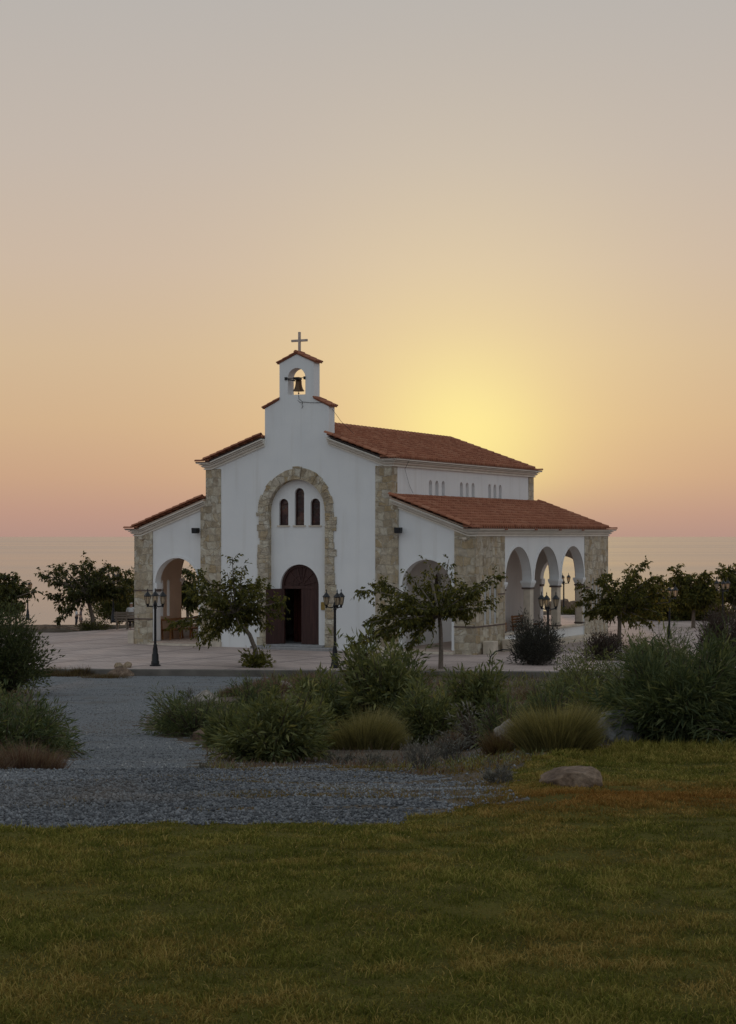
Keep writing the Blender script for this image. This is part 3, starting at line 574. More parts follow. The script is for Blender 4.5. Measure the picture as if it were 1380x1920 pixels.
def wings():
    H = 7.92; VB = LEN+.20
    for s in (1, -1):
        X = lambda a: s*a
        for vv, nm in ((.06, 'wing_front_wall'), (VB-.38, 'wing_rear_wall')):
            top = lambda u: 4.66+(7.62-u)*SL if u < 7.62 else 4.66
            out = [(X(4.33), -.1), (X(4.75), -.1), (X(4.75), 2.56)]+[(X(a), b) for a, b in arc(5.825, 2.56, 1.075, math.pi, 0, 22)]+[(X(6.90), -.1), (X(H), -.1), (X(H), 4.66), (X(7.62), 4.66), (X(4.33), top(4.33))]
            mb = MB(); mb.prism([out], (0, vv, 0), (1, 0, 0), (0, 0, 1), (0, .38, 0)); o = mb.build(nm, M_white, church)
            f0 = vv-.03 if vv < 1 else vv+.38-.02
            mb = MB(); P = arc(5.825, 2.56, 1.075, 0, math.pi, 22)+arc(5.825, 2.56, 1.19, math.pi, 0, 22); mb.prism([[(X(a), b) for a, b in P]], (0, f0, 0), (1, 0, 0), (0, 0, 1), (0, .05, 0)); mb.build('archivolt', M_white, o)
            for a, b in ((4.70, 4.83), (6.82, 6.95)): mb = MB(); mb.box((min(X(a), X(b)), vv-.035, 2.30), (max(X(a), X(b)), vv+.42, 2.56)); mb.build('impost', M_white, o, bevel=.02)
            for a, b in ((4.72, 4.80), (6.85, 6.93)):
                mb = MB(); mb.box((min(X(a), X(b)), vv-.02, 2.20), (max(X(a), X(b)), vv+.40, 2.30)); mb.build('impost_band', M_band, o); mb = MB(); mb.box((min(X(a), X(b)), vv-.02, .02), (max(X(a), X(b)), vv+.40, .10)); mb.build('impost_band', M_band, o)
        slits = [.95, 1.45, 1.95]; rs = [13.3, 13.8, 14.3]
        sl_ = [arch_loop(v, .12, 1.08, 2.55, 8) for v in slits+rs]
        A = [(2.99, 5.83), (6.16, 9.00), (9.33, 12.17)]; r_ = 1.42; pts = [(.43, -.1), (2.99, -.1)]
        for a, b in A: pts += arc((a+b)/2, 2.70, r_, math.pi, 0, 22)
        pts += [(12.17, -.1), (VB-.37, -.1), (VB-.37, 4.70), (.43, 4.70)]
        mb = MB(); mb.prism([pts]+sl_, (X(H), 0, 0), (0, 1, 0), (0, 0, 1), (-s*.40, 0, 0)); sw = mb.build('arcade_wall', M_white, church)
        mb = MB(); mb.prism([[(a_, min(b_, 4.66)) for a_, b_ in pts]]+sl_, (X(H-.402), 0, 0), (0, 1, 0), (0, 0, 1), (-s*.02, 0, 0)); mb.build('arcade_shade_lining', M_ochre, sw)  # added inner layer, the interior's warm shade put into its ochre colour
        for a, b in A:
            mb = MB(); P = arc((a+b)/2, 2.70, r_, 0, math.pi, 22)+arc((a+b)/2, 2.70, r_+.115, math.pi, 0, 22); mb.prism([P], (X(H+.025), 0, 0), (0, 1, 0), (0, 0, 1), (-s*.05, 0, 0)); mb.build('archivolt', M_white, sw)
        for v in (5.995, 9.165, 3.03, 12.13):
            hw = .20 if v in (5.995, 9.165) else .10
            mb = MB(); a, b = sorted((X(H-.03), X(H-.33))); mb.box((a, v-hw, .60), (b, v+hw, 2.36)); c_ = mb.build('column', M_cap, church, bevel=.015)
            mb = MB(); a, b = sorted((X(H+.045), X(H-.445))); mb.add([(a+.07, v-hw-.0, 2.42), (b-.07, v-hw, 2.42), (b-.07, v+hw, 2.42), (a+.07, v+hw, 2.42), (a, v-hw-.08, 2.62), (b, v-hw-.08, 2.62), (b, v+hw+.08, 2.62), (a, v+hw+.08, 2.62), (a, v-hw-.08, 2.70), (b, v-hw-.08, 2.70), (b, v+hw+.08, 2.70), (a, v+hw+.08, 2.70)],
                [(0, 3, 2, 1), (0, 1, 5, 4), (1, 2, 6, 5), (2, 3, 7, 6), (3, 0, 4, 7), (4, 5, 9, 8), (5, 6, 10, 9), (6, 7, 11, 10), (7, 4, 8, 11), (8, 9, 10, 11)]); mb.build('capital', M_white, c_)
            mb = MB(); a, b = sorted((X(H-.0), X(H-.40))); mb.box((a, v-hw-.03, 2.345), (b, v+hw+.03, 2.42)); mb.build('column_band', M_band, c_); mb = MB(); mb.box((a, v-hw-.03, .66), (b, v+hw+.03, .72)); mb.build('column_band', M_band, c_)
        # low parapet under the arches with a cream capping; the last bay is open with steps
        mb = MB(); a, b = sorted((X(H-.04), X(H-.34))); mb.box((a, 2.93, -.1), (b, 12.24, .56)); p_ = mb.build('parapet', M_white, church)
        mb = MB(); a, b = sorted((X(H+.02), X(H-.40))); mb.box((a, 2.96, .56), (b, 12.2, .635)); mb.build('capping', M_cap, p_, bevel=.012)
        mb = MB(); a, b = sorted((X(H-.03), X(H+.62))); mb.box((a, 2.6, -.1), (b, 12.6, .04)); a, b = sorted((X(H-.03), X(H+.30))); mb.box((a, 2.9, .04), (b, 12.3, .16)); mb.build('side_step', M_cap, church, bevel=.015)
        # stone cladding on the corner piers
        x0 = X(H)
        for va, vb_, sls in ((.0, 2.93, slits), (12.24, VB+.04, rs)):
            mb = MB(); mb.prism([[(va, -.1), (vb_, -.1), (vb_, 4.62), (va, 4.62)]]+[arch_loop(v, .12, 1.08, 2.55, 8) for v in sls], (X(H+.03), 0, 0), (0, 1, 0), (0, 0, 1), (-s*.029, 0, 0))
            a, b = sorted((X(7.04), X(H+.0295))); 
            top = [(X(7.04), -.1), (X(H+.0295), -.1), (X(H+.0295), 4.62), (X(7.62), 4.62), (X(7.04), 4.62+.58*SL)]
            mb.prism([top], (0, .0 if va < 1 else VB+.038, 0), (1, 0, 0), (0, 0, 1), (0, .058 if va < 1 else -.037, 0)); pr = mb.build('pier_cladding', M_stone, church)
            mb = MB()
            for z in (1.0, 2.22):
                if z < 2:
                    a, b = sorted((X(H-.2), X(H+.05))); mb.box((a, va-.03 if va < 1 else va, z), (b, vb_ if va < 1 else vb_+.03, z+.055))
                else:
                    a, b = sorted((X(H-.2), X(H+.045))); mb.box((a, va-.03 if va < 1 else va, z), (b, va+.55 if va < 1 else va+.6, z+.05)); mb.box((a, vb_-.7, z), (b, vb_ if va < 1 else vb_+.03, z+.05))
                a, b = sorted((X(7.03), X(H-.19))); 
                if va < 1: mb.box((a, -.03, z+.001), (b, .04, z+.054))
            mb.build('band_course', M_band, pr)
            for v in sls: mb = MB(); a, b = sorted((X(H-.1), X(H+.07))); mb.box((a, v-.17, 1.06), (b, v+.17, 1.085)); mb.build('slit_sill', M_cap, pr)
        mb = MB(); a, b = sorted((X(4.32), X(H-.03))); mb.box((a, .03, -.1), (b, VB-.02, .09)); mb.build('arcade_floor', M_grey_floor, church)
        mb = MB(); a, b = sorted((X(4.5), X(7.1))); mb.box((a, -.30, -.1), (b, .03, .02)); mb.build('wing_step', M_cap, church, bevel=.012)
wings()
mb = MB(); mb.box((-.045, .20, 12.05), (.045, .29, 12.90)); mb.box((-.37, .205, 12.50), (.37, .285, 12.595)); mb.build('cross', M_cross, church, bevel=.008)
mb = MB(); mb.tube([(1.49, .3, 9.7), (1.75, .6, 9.2), (2.0, 1.2, 8.75)], .008, 4); mb.tube([(4.66, .9, 7.6), (4.42, 1.0, 7.25), (4.38, 1.5, 6.6), (4.4, 1.8, 6.3)], .008, 4); mb.tube([(.1, -.01, 10.3), (.12, -.02, 10.15), (.28, -.02, 10.02), (.7, -.02, 9.97), (1.3, -.02, 9.95)], .009, 4)
mb.tube([(.30, -.02, 10.02), (.26, -.02, 9.9), (.31, -.02, 9.85), (.25, -.02, 9.75)], .009, 4); mb.build('cable', M_black, church)
def copy_tree(o, parent=None):
    c = o.copy(); C.objects.link(c); c.parent = parent
    for ch in list(o.children): copy_tree(ch, c)
    return c
def bell():
    b = empty('church_bell', uv(-.04, .25, 10.98), -TH, 'bronze bell hanging in the arched opening of the bell gable', 'bell')
    mb = MB(); mb.lathe([(.02, -.02), (.10, -.03), (.125, -.08), (.13, -.2), (.15, -.32), (.19, -.42), (.23, -.47), (.235, -.50), (.20, -.50)], 20); mb.build('bell_body', M_bronze, b, smooth=True)
    mb = MB(); mb.tube([(-.46, -.24, .02), (.46, -.24, .02)], .015, 6); mb.box((-.5, -.29, -.05), (-.38, -.19, .07)); mb.box((.38, -.29, -.05), (.46, -.19, .07)); mb.box((-.13, -.24, -.04), (.12, .05, .06)); mb.beam((-.44, -.24, -.01), (-.1, -.1, -.08), .06, .05); mb.build('yoke', M_black, b)
    mb = MB(); mb.tube([(0, 0, -.45), (0, 0, -.56)], .012, 6); mb.lathe([(.01, -.62), (.035, -.60), (.035, -.57), (.01, -.55)], 8); mb.build('clapper', M_black, b)
    mb = MB(); mb.tube([(0, 0, -.6), (.02, -.1, -.72), (.06, -.24, -.86), (.2, -.27, -.98), (.3, -.27, -1.0)], .008, 4); mb.build('bell_rope', M_black, b)
bell()
def wall_boxes():
    for u, lb in ((4.70, 'black box speaker on the wall right of the chapel front, above the right arch'), (-4.74, 'black box speaker on the wall left of the chapel front, above the left arch')):
        sp = empty('wall_speaker', uv(u, -.02, 4.78), -TH, lb, 'speaker', 'speakers on the chapel front')
        mb = MB(); mb.prism([[(-.12, -.11), (.13, -.11), (.15, .12), (-.13, .12)]], (0, -.30, 0), (1, 0, 0), (0, 0, 1), (0, .24, 0)); mb.build('speaker_box', M_black, sp, bevel=.02)
        mb = MB(); mb.box((-.03, -.08, -.05), (.03, .10, .05)); mb.build('bracket', M_black, sp)
    pl = MB(); pl.box((-.14, -.02, -.16), (.14, .02, .16)); o = pl.build('plaque', M_brass, None, bevel=.006); o.location = uv(1.16, .215, 1.72); o.rotation_euler = (0, 0, -TH); tag(o, 'small brass plaque on the white wall right of the brown church door', 'plaque')
    def lantern(u, v, z, rz, lb):
        l = empty('wall_lantern', uv(u, v, z), -TH+rz, lb, 'lantern', 'wall lanterns in the arcades')
        mb = MB(); mb.tube([(0, 0, 0), (0, -.12, .06), (0, -.24, .02), (0, -.26, -.06)], .014, 6); mb.box((-.05, -.015, -.12), (.05, .02, .12)); mb.build('bracket', M_black, l)
        mb = MB(); mb.lathe([(.06, -.42), (.11, -.16), (.13, -.15), (.03, -.05), (.01, -.0)], 6, (0, -.26, 0)); mb.build('lantern_cap', M_black, l)
        mb = MB(); mb.lathe([(.05, -.40), (.098, -.165)], 6, (0, -.26, 0)); mb.build('glass', M_lglass, l)
    lantern(5.45, LEN-.19, 3.0, 0, 'black wall lantern hanging inside the right arch beside the front')
    lantern(4.36, 6.1, 3.05, R(90), 'black wall lantern on the arcade wall seen through the first side arch')
wall_boxes()
def slat_bench(name, loc, rz, L_, label, mat, back=True, group=None, rails=(.58, .70, .82), n=3):
    b = empty(name, loc, rz, label, 'bench', group)
    mb = MB()
    for k in range(4): mb.box((-L_/2, -.20+k*.11, .42), (L_/2, -.11+k*.11, .455))
    mb.build('seat', mat, b)
    for i in range(n):
        x = -L_/2+.12+i*(L_-.24)/(n-1)
        mb = MB(); mb.box((x-.03, -.20, 0), (x+.03, -.14, .42)); mb.beam((x, .22, 0), (x, .30, .88 if back else .44), .06, .05); mb.box((x-.03, -.2, .36), (x+.03, .24, .42)); mb.build('leg', mat, b)
    if back:
        mb = MB()
        for z in rails: mb.box((-L_/2, .225+z*.06, z-.045), (L_/2, .25+z*.06, z+.045))
        mb.build('backrest', mat, b)
    return b
slat_bench('wooden_bench', uv(7.25, 4.6, .09), -TH+R(90), 1.7, 'slatted orange brown bench behind the first side arch of the right arcade', M_bench)
slat_bench('wooden_bench', uv(-7.05, 2.75, .09), -TH+R(90), 3.4, 'long wooden bench inside the left arcade', M_bench, True, None, (.84,), 5)
slat_bench('wooden_bench', uv(5.1, 12.4, .09), -TH+R(90), 2.4, 'wooden bench deep inside the right arcade by the wall', M_bench, True)
def stone_boxes():
    for (a, b, c, lb) in ((uv(8.25, .75), .23, .46, 'pale square stone block at the foot of the right front corner pier'), (uv(8.35, 2.55), .25, .44, 'grey square block beside the parapet at the end of the corner pier'),
                          (uv(-8.2, .25), .16, .5, 'pale block at the outer foot of the left wing pier')):
        o = MB().box((-b, -b, -.06), (b, b, c)).build('stone_block', M_cap, None, bevel=.02); o.location = a; o.rotation_euler = (0, 0, -TH); tag(o, lb, 'block', 'pale blocks around the chapel piers')
    hp = MB(); p = [at(917, 1246, 63.5), at(920, 1231, 63.6), at(928, 1222, 63.8), at(942, 1218, 64), at(958, 1219, 64.2), at(966, 1230, 64.3), at(968, 1243, 64.4)]
    tag(hp.tube(p, .022, 8).build('garden_hose', M_black, None, smooth=True), 'black bent hose arching over the paving beside the round dark shrub', 'hose')
stone_boxes()

# ================================================================ STREET LAMPS
def make_lamp():
    l = empty('street_lamp', (0, 0, 0))
    mb = MB(); mb.lathe([(.20, 0), (.20, .04), (.15, .06), (.145, .16), (.125, .19), (.12, .40), (.095, .45), (.09, .60), (.065, .70), (.07, .74), (.05, .77)], 12); mb.build('base', M_black, l, smooth=True)
    mb = MB(); mb.lathe([(.048, .77), (.042, 2.02), (.06, 2.04), (.06, 2.08), (.045, 2.10), (.075, 2.18), (.04, 2.26), (.012, 2.34)], 10); mb.build('post', M_black, l, smooth=True)
    for i in range(3):
        a = R(90)+i*R(120); cx, cy = .31*math.cos(a), .31*math.sin(a)
        mb = MB(); mb.tube([(0, 0, 2.16), (cx*.4, cy*.4, 2.10), (cx*.8, cy*.8, 2.12), (cx, cy, 2.18)], .022, 6); mb.lathe([(.04, 2.09), (.03, 2.13), (.05, 2.18), (.06, 2.21)], 6, (cx, cy, 0)); mb.build('arm', M_black, l)
        mb = MB()
        for k in range(6):
            b = k*R(60); mb.beam((cx+.062*math.cos(b), cy+.062*math.sin(b), 2.20), (cx+.112*math.cos(b), cy+.112*math.sin(b), 2.47), .014, .014)
        mb.lathe([(.118, 2.465), (.125, 2.48), (.145, 2.485), (.10, 2.54), (.055, 2.60), (.03, 2.62), (.012, 2.66), (.022, 2.69), (.004, 2.76)], 6, (cx, cy, 0)); lt = mb.build('lantern', M_black, l)
        mb = MB(); mb.lathe([(.056, 2.21), (.106, 2.465)], 6, (cx, cy, 0)); mb.build('glass', M_lglass, lt)
    return l
LAMPS = [((291, 63.4), -.05, 7, 'black three lantern lamp post before the left wing, on the paving edge'),
         ((628, 62.4), -.05, 76, 'black three lantern lamp post standing right of the chapel door'),
         ((1027.5, 66.0), -.25, -75, 'black lamp post rising behind the round dark shrub before the side arches'),
         ((1057, 110), -.45, 40, 'distant lamp post seen through the third side arch against the sea'),
         ((52, 124), -1.25, 90, 'distant lamp post at the left edge against the sea beside a tree'),
         ((1255, 80), -.35, -70, 'dark lamp post among the trees, right of the chapel, nearest of those there'),
         ((1355, 88), -.25, -65, 'lamp post behind the large round shrub at the right edge'),
         ((1376, 108), .1, 80, 'farthest lamp post at the right edge, its lanterns above the trees'),
         ((212.5, 96.5), -.10, 0, 'lamp post mostly hidden behind the tree left of the chapel')]
for i, ((px, Y), z, a, lb) in enumerate(LAMPS):
    o = make_lamp() if i == 0 else copy_tree(lamp0)
    if i == 0: lamp0 = o
    o.location = (*at(px, 0, Y)[:2], z); o.rotation_euler = (0, 0, R(a)); tag(o, lb, 'street lamp', 'three lantern lamp posts around the chapel')

# ================================================================ PLANTS
def unit(a): return a/np.maximum(np.linalg.norm(a, axis=-1, keepdims=True), 1e-9)
def leaves_mesh(name, P, D, L_, W_, mat, parent, rnd, fold=.25, droop=0.0):
    """one folded leaf-shaped face pair per row of P (base), D (direction)"""
    n = len(P); D = unit(D); S = unit(np.cross(D, unit(RNG.normal(size=(n, 3))))); Nn = np.cross(S, D)
    L_ = np.broadcast_to(L_, (n,))[:, None]; W_ = np.broadcast_to(W_, (n,))[:, None]
    mid = P+D*L_*.45; tip = P+D*L_-np.array([0, 0, 1.])*L_*droop
    V = np.stack([P, mid+S*W_/2+Nn*W_*fold, tip, mid-S*W_/2+Nn*W_*fold], 1).reshape(-1, 3)
    b = np.arange(n)*4; Fq = np.concatenate([np.stack([b, b+1, b+2], -1), np.stack([b, b+2, b+3], -1)])
    return npmesh(name, V, Fq, mat, parent, attrs={'rnd': np.repeat(np.clip(rnd, 0, 1), 4)})
def blades_mesh(name, P, D, L_, W_, mat, parent, rnd, bend=.3, extra=None):
    """grass-like blade: two segments, tapering, bending outwards and down"""
    n = len(P); D = unit(D); S = unit(np.cross(D, np.array([0, 0, 1.])+RNG.normal(size=(n, 3))*.4)); h = D*np.array([1, 1, 0.]); L_ = np.broadcast_to(L_, (n,))[:, None]; W_ = np.broadcast_to(W_, (n,))[:, None]
    mid = P+D*L_*.55; tip = P+D*L_+(unit(h+1e-6)*.6+np.array([0, 0, -.5]))*L_*bend*RNG.random((n, 1))
    V = np.stack([P-S*W_/2, P+S*W_/2, mid+S*W_*.38, mid-S*W_*.38, tip], 1).reshape(-1, 3); b = np.arange(n)*5
    Fq = np.concatenate([np.stack([b, b+1, b+2], -1), np.stack([b, b+2, b+3], -1), np.stack([b+3, b+2, b+4], -1)])
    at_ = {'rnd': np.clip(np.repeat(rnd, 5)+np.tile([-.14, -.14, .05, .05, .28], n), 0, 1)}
    for k, v in (extra or {}).items(): at_[k] = np.repeat(v, 5)
    return npmesh(name, V, Fq, mat, parent, attrs=at_)
LF_tree = leaf_mat('mulberry_leaf', [(.050, .054, .020), (.085, .090, .030), (.13, .13, .040), (.21, .19, .055)], .5, .55, .12)
LF_far = leaf_mat('far_leaf', [(.034, .040, .016), (.06, .068, .022), (.095, .10, .03), (.15, .14, .045)], .4)
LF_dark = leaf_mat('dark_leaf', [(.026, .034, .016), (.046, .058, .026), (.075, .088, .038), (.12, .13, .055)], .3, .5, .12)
LF_will = leaf_mat('willow_leaf', [(.036, .052, .026), (.070, .092, .044), (.12, .142, .066), (.23, .225, .10)], .3, .5, .12)
LF_bush = leaf_mat('bush_leaf', [(.050, .062, .030), (.095, .112, .050), (.16, .172, .070), (.28, .26, .105)], .3, .5, .12)
LF_rose = leaf_mat('rosemary_leaf', [(.026, .024, .021), (.048, .046, .040), (.075, .074, .062), (.11, .11, .09)], .2)
LF_purp = leaf_mat('purple_leaf', [(.032, .019, .018), (.055, .032, .029), (.07, .058, .046), (.10, .096, .07)], .2)
LF_broom = leaf_mat('broom_blade', [(.085, .078, .034), (.155, .138, .054), (.235, .205, .078), (.31, .265, .11)], .25)
LF_rust = leaf_mat('rusty_blade', [(.05, .030, .018), (.095, .058, .032), (.13, .085, .045), (.15, .125, .06)], .25)
LF_grey = leaf_mat('grey_twig', [(.06, .054, .042), (.12, .11, .088), (.18, .165, .135), (.25, .235, .19)], .1)
LF_red = leaf_mat('red_dry', [(.07, .040, .032), (.125, .068, .052), (.17, .105, .075), (.22, .17, .12)], .25)
def bez(a, b, c, n): return [a*(1-t)**2+b*2*t*(1-t)+c*t*t for t in [i/(n-1) for i in range(n)]]
def tree(Y, trunk, tips, label, extra=18, leaf=.15, group=None, mat=None, seed=1, name='tree', dens=1.0, zfix=None, trunkmat=None, lo=None, spread=.8):
    """trunk: [(px,py,radius)] from the foot up; tips: where branches end in the picture, each given its own depth"""
    rg = random.Random(seed); foot = at(*trunk[0][:2], Y)
    if zfix is not None: foot.z = zfix
    t = empty(name, foot, 0, label, 'tree', group); tr = [at(x, y, Y) for x, y, r in trunk]; tr[0] = foot.copy(); wt = [(p[2] if len(p) > 2 else 1.0) for p in tips]; tips = [p[:2] for p in tips]; xs = [p[0] for p in tips]; cx = sum(xs)/len(xs); hw = max(abs(x-cx) for x in xs)/F*Y
    top = tr[-1]; ends = []
    for x, y in tips:
        q = (x-cx)/F*Y/hw; dy = hw*spread*math.sqrt(max(.05, 1-q*q))*rg.uniform(-1, 1)*.8; ends.append(at(x, y, Y)+Vector((0, dy, 0)))
    n0 = len(ends); zt = [e.z for e in ends]
    for i in range(extra):
        a, b = rg.sample(ends[:n0], 2); p = a.lerp(b, rg.uniform(.25, .75)).lerp(top, rg.uniform(0, .30)); q = (p.x-(cx-CX)/F*Y)/hw; p.y = Y+hw*spread*math.sqrt(max(.05, 1-q*q))*rg.uniform(-1, 1); p.z += rg.uniform(-.30, .0); ends.append(p); wt.append(1.0)
    wood_ = MB(); rel = lambda p: p-foot
    wood_.tube([rel(p) for p in tr], [r for *_, r in trunk], 9)
    P = []; D = []; T = []
    for i, e in enumerate(ends):
        k = rg.uniform(.75, 1.0); s = tr[-1] if len(tr) < 2 else tr[-2].lerp(tr[-1], k); ctrl = s.lerp(e, .5)+Vector((0, 0, rg.uniform(.02, .30)*(e-s).length*.5))
        pts = bez(s, ctrl, e, 8); r0 = trunk[-1][2]*.55; wood_.tube([rel(p) for p in pts], [r0*(1-j/8)+.006 for j in range(8)], 5)
        L_ = (e-s).length
        for q in range(int((9+L_*9)*dens*wt[i])):
            u = 1-rg.random()**1.5*.78; f = u*7; j = min(6, int(f)); p = pts[j].lerp(pts[j+1], f-j); d = (pts[j+1]-pts[j]).normalized()
            tw = (d*.5+Vector((rg.gauss(0, .5), rg.gauss(0, .5), rg.gauss(-.22, .34)))).normalized()*rg.uniform(.15, .48)
            for m in range(7):
                v = rg.uniform(.1, 1); P.append(p+tw*v); D.append((tw.normalized()*.55+Vector((rg.gauss(0, .45), rg.gauss(0, .45), rg.gauss(-.45, .35))))); T.append(rg.random())
    wood_.build('trunk', trunkmat or M_bark, t, smooth=True)
    P = np.array(P)-np.array(foot); n = len(P); hz = np.array(P)[:, 2]; rn = RNG.random(n)**1.4
    leaves_mesh('crown', P, np.array(D), leaf*(.65+.6*RNG.random(n)), leaf*.48*(.7+.5*RNG.random(n)), mat or LF_tree, t, rn, .2, .12)
    return t
G_T = 'young mulberry trees around the chapel'
t1 = [(438, 1044, .5), (456, 1062, .5), (440, 1085), (425, 1074, .6), (372, 1074), (385, 1095), (362, 1104), (372, 1118), (322, 1168), (350, 1165), (372, 1188), (385, 1198), (405, 1180), (430, 1165), (468, 1165), (490, 1082), (498, 1100), (515, 1120), (530, 1128), (520, 1150), (500, 1170),
      (480, 1105), (462, 1095), (410, 1095), (400, 1120), (385, 1140), (450, 1140), (480, 1135), (420, 1140)]
tree(63.2, [(484, 1250, .105), (478, 1215, .085), (468, 1190, .075), (450, 1168, .065), (440, 1150, .06)], t1, 'leaning mulberry tree with a curved trunk left of the church door', 15, .135, G_T, seed=3, dens=1.5)
t2 = [(843, 1048, .35), (850, 1076, .5), (800, 1048, .15), (803, 1075, .6), (770, 1080, .7), (700, 1095, .7), (676, 1105, .7), (720, 1090), (725, 1108), (720, 1135), (700, 1160), (690, 1165), (685, 1190), (668, 1205), (712, 1185), (735, 1195), (765, 1205), (775, 1185), (790, 1165), (870, 1140), (880, 1158), (900, 1138), (920, 1125), (928, 1080), (905, 1090), (890, 1105),
      (760, 1115), (800, 1105), (835, 1110), (850, 1130), (745, 1150), (775, 1140), (815, 1140)]
tree(62.0, [(826, 1262, .095), (827, 1220, .08), (826, 1180, .07), (823, 1150, .06)], t2, 'wide drooping mulberry tree before the right wing arch, straight trunk', 16, .135, G_T, seed=5, dens=1.5)
t3 = [(82, 1077), (92, 1085), (100, 1070), (120, 1062), (140, 1058), (158, 1050), (178, 1055), (200, 1062), (220, 1062), (238, 1070), (246, 1085), (247, 1105), (100, 1115), (110, 1140), (118, 1158), (130, 1140), (150, 1120), (190, 1120), (215, 1110), (235, 1125), (160, 1085), (200, 1090)]
tree(88.5, [(178, 1181, .13), (174, 1160, .11), (168, 1135, .10), (162, 1112, .09)], t3, 'leafy tree left of the chapel, above the couple on the shore', 18, .175, G_T, LF_far, 7, dens=1.35)
t4 = [(1090, 1100), (1085, 1130), (1100, 1145), (1110, 1120), (1120, 1085), (1135, 1095), (1150, 1078), (1175, 1070), (1190, 1072), (1208, 1056), (1218, 1078), (1230, 1085), (1248, 1090), (1240, 1110), (1255, 1130), (1235, 1150), (1210, 1165), (1180, 1160), (1140, 1155), (1115, 1150), (1160, 1105), (1195, 1100), (1210, 1125), (1160, 1135)]
tree(75, [(1162, 1212, .10), (1161, 1190, .085), (1162, 1165, .08), (1163, 1140, .07)], t4, 'mulberry tree right of the chapel, partly across its far corner pier', 20, .155, G_T, seed=9, dens=1.35, zfix=-.06)
t5 = [(1265, 1062), (1262, 1090), (1275, 1085), (1290, 1078), (1310, 1072), (1325, 1078), (1335, 1095), (1255, 1115), (1270, 1130), (1300, 1130), (1330, 1125), (1350, 1110), (1285, 1105), (1310, 1100)]
tree(90, [(1300, 1190, .11), (1300, 1165, .10), (1301, 1140, .08)], t5, 'dark tree between the two right lamp posts, far behind the willow bush', 30, .2, G_T, seed=12, dens=1.3, zfix=-.06)
t6 = [(1345, 1070), (1360, 1064), (1375, 1068), (1395, 1062), (1420, 1070), (1440, 1085), (1350, 1090), (1370, 1100), (1345, 1120), (1400, 1110), (1430, 1120), (1385, 1085)]
tree(96, [(1392, 1185, .12), (1392, 1155, .10), (1390, 1130, .08)], t6, 'tree cut by the right edge, behind the farthest lamp post', 26, .2, G_T, seed=14, dens=1.3, zfix=-.06)
t7 = [(-60, 1085), (-30, 1070), (-5, 1082), (12, 1080), (28, 1082), (36, 1094, .6), (70, 1107, .12), (30, 1112), (20, 1125), (0, 1130), (-30, 1130), (-55, 1115), (10, 1100), (30, 1145)]
tree(84, [(-15, 1200, .12), (-14, 1165, .10), (-12, 1135, .08)], t7, 'tree at the left edge behind the dark round shrub', 26, .2, G_T, LF_far, 16, dens=1.3, zfix=-.06)
t8 = [(335, 1085), (340, 1070), (352, 1066), (362, 1075), (372, 1090), (330, 1110), (335, 1130), (352, 1120), (368, 1130), (345, 1100), (385, 1110), (360, 1105)]
tree(100, [(352, 1182, .10), (352, 1160, .09), (351, 1135, .07)], t8, 'tree glimpsed through the left wing arch against the sea', 20, .2, G_T, LF_far, 18, dens=1.1)

def shrub(kind, base, hw, h, label, n=2600, mat=None, leaf=.13, wid=.2, dep=None, name='shrub', cat='shrub', group=None, seed=1, lean=(0, 0), up=.5, stems=26, inner=.25, lumps=5):
    """rounded or ragged bush: curved stems from the foot, leaves along them; base is a world point"""
    rg = np.random.default_rng(seed); e = empty(name, base, 0, label, cat, group); dep = dep or hw
    lb = [(rg.uniform(0, 2*math.pi), rg.uniform(.1, .95), rg.uniform(.62, 1.36)) for _ in range(lumps*3)]
    def env(th, s):                                       # uneven outline: radius factor by direction
        f = np.ones_like(th)
        for a, ss, k in lb: f = f+(k-1)*np.exp(-((np.angle(np.exp(1j*(th-a))))**2)/.35-((s-ss)**2)/.08)
        return f
    th = rg.uniform(0, 2*math.pi, stems*6); s = rg.random(stems*6)**.75; f = env(th, s)*(rg.uniform(.60, 1.04, stems*6)+(rg.random(stems*6) < .10)*rg.uniform(.05, .22, stems*6) if kind != 'dense' else rg.uniform(.78, 1.05, stems*6))
    E_ = np.stack([np.cos(th)*hw*np.sqrt(1-s*s*.9)*f+lean[0]*s, np.sin(th)*dep*np.sqrt(1-s*s*.9)*f+lean[1]*s, h*(.06+.94*s)*f], -1)
    B = np.stack([np.cos(th)*hw*inner*rg.random(stems*6), np.sin(th)*dep*inner*rg.random(stems*6), np.zeros(stems*6)], -1)
    mid = (B+E_)/2+np.stack([np.cos(th)*hw*.06, np.sin(th)*dep*.06, h*.16*np.ones_like(th)], -1)
    mb = MB()
    for i in range(0, stems*6, 3): mb.tube(bez(Vector(B[i]), Vector(mid[i]), Vector(E_[i]), 5), [.016, .013, .010, .007, .003], 4)
    mb.build('stems', M_stem, e)
    idx = rg.integers(0, stems*6, n); t = (1-rg.random(n)**1.35*.82)[:, None]; b, m, en = B[idx], mid[idx], E_[idx]
    p = b*(1-t)**2+m*2*t*(1-t)+en*t*t; d = unit(2*(1-t)*(m-b)+2*t*(en-m))
    jit = rg.normal(size=(n, 3))
    if kind == 'long': D = d*.62+jit*.46+np.array([0, 0, up*.35-.08]); p = p+jit*leaf*.22
    elif kind == 'dense': D = d*.4+jit*.5+np.array([0, 0, up]); p = p+jit*leaf*.9
    else: D = d*.6+jit*.7; p = p+jit*leaf*.6
    p[:, 2] = np.maximum(p[:, 2], .01)
    rn = np.clip(.55*rg.random(n)+.45*rg.random(stems*6)[idx], 0, 1)
    L_ = leaf*rg.uniform(.6, 1.25, n); leaves_mesh('foliage', p, D, L_, L_*wid*rg.uniform(.75, 1.25, n), mat or LF_bush, e, rn, .2, .12 if kind == 'long' else 0)
    return e
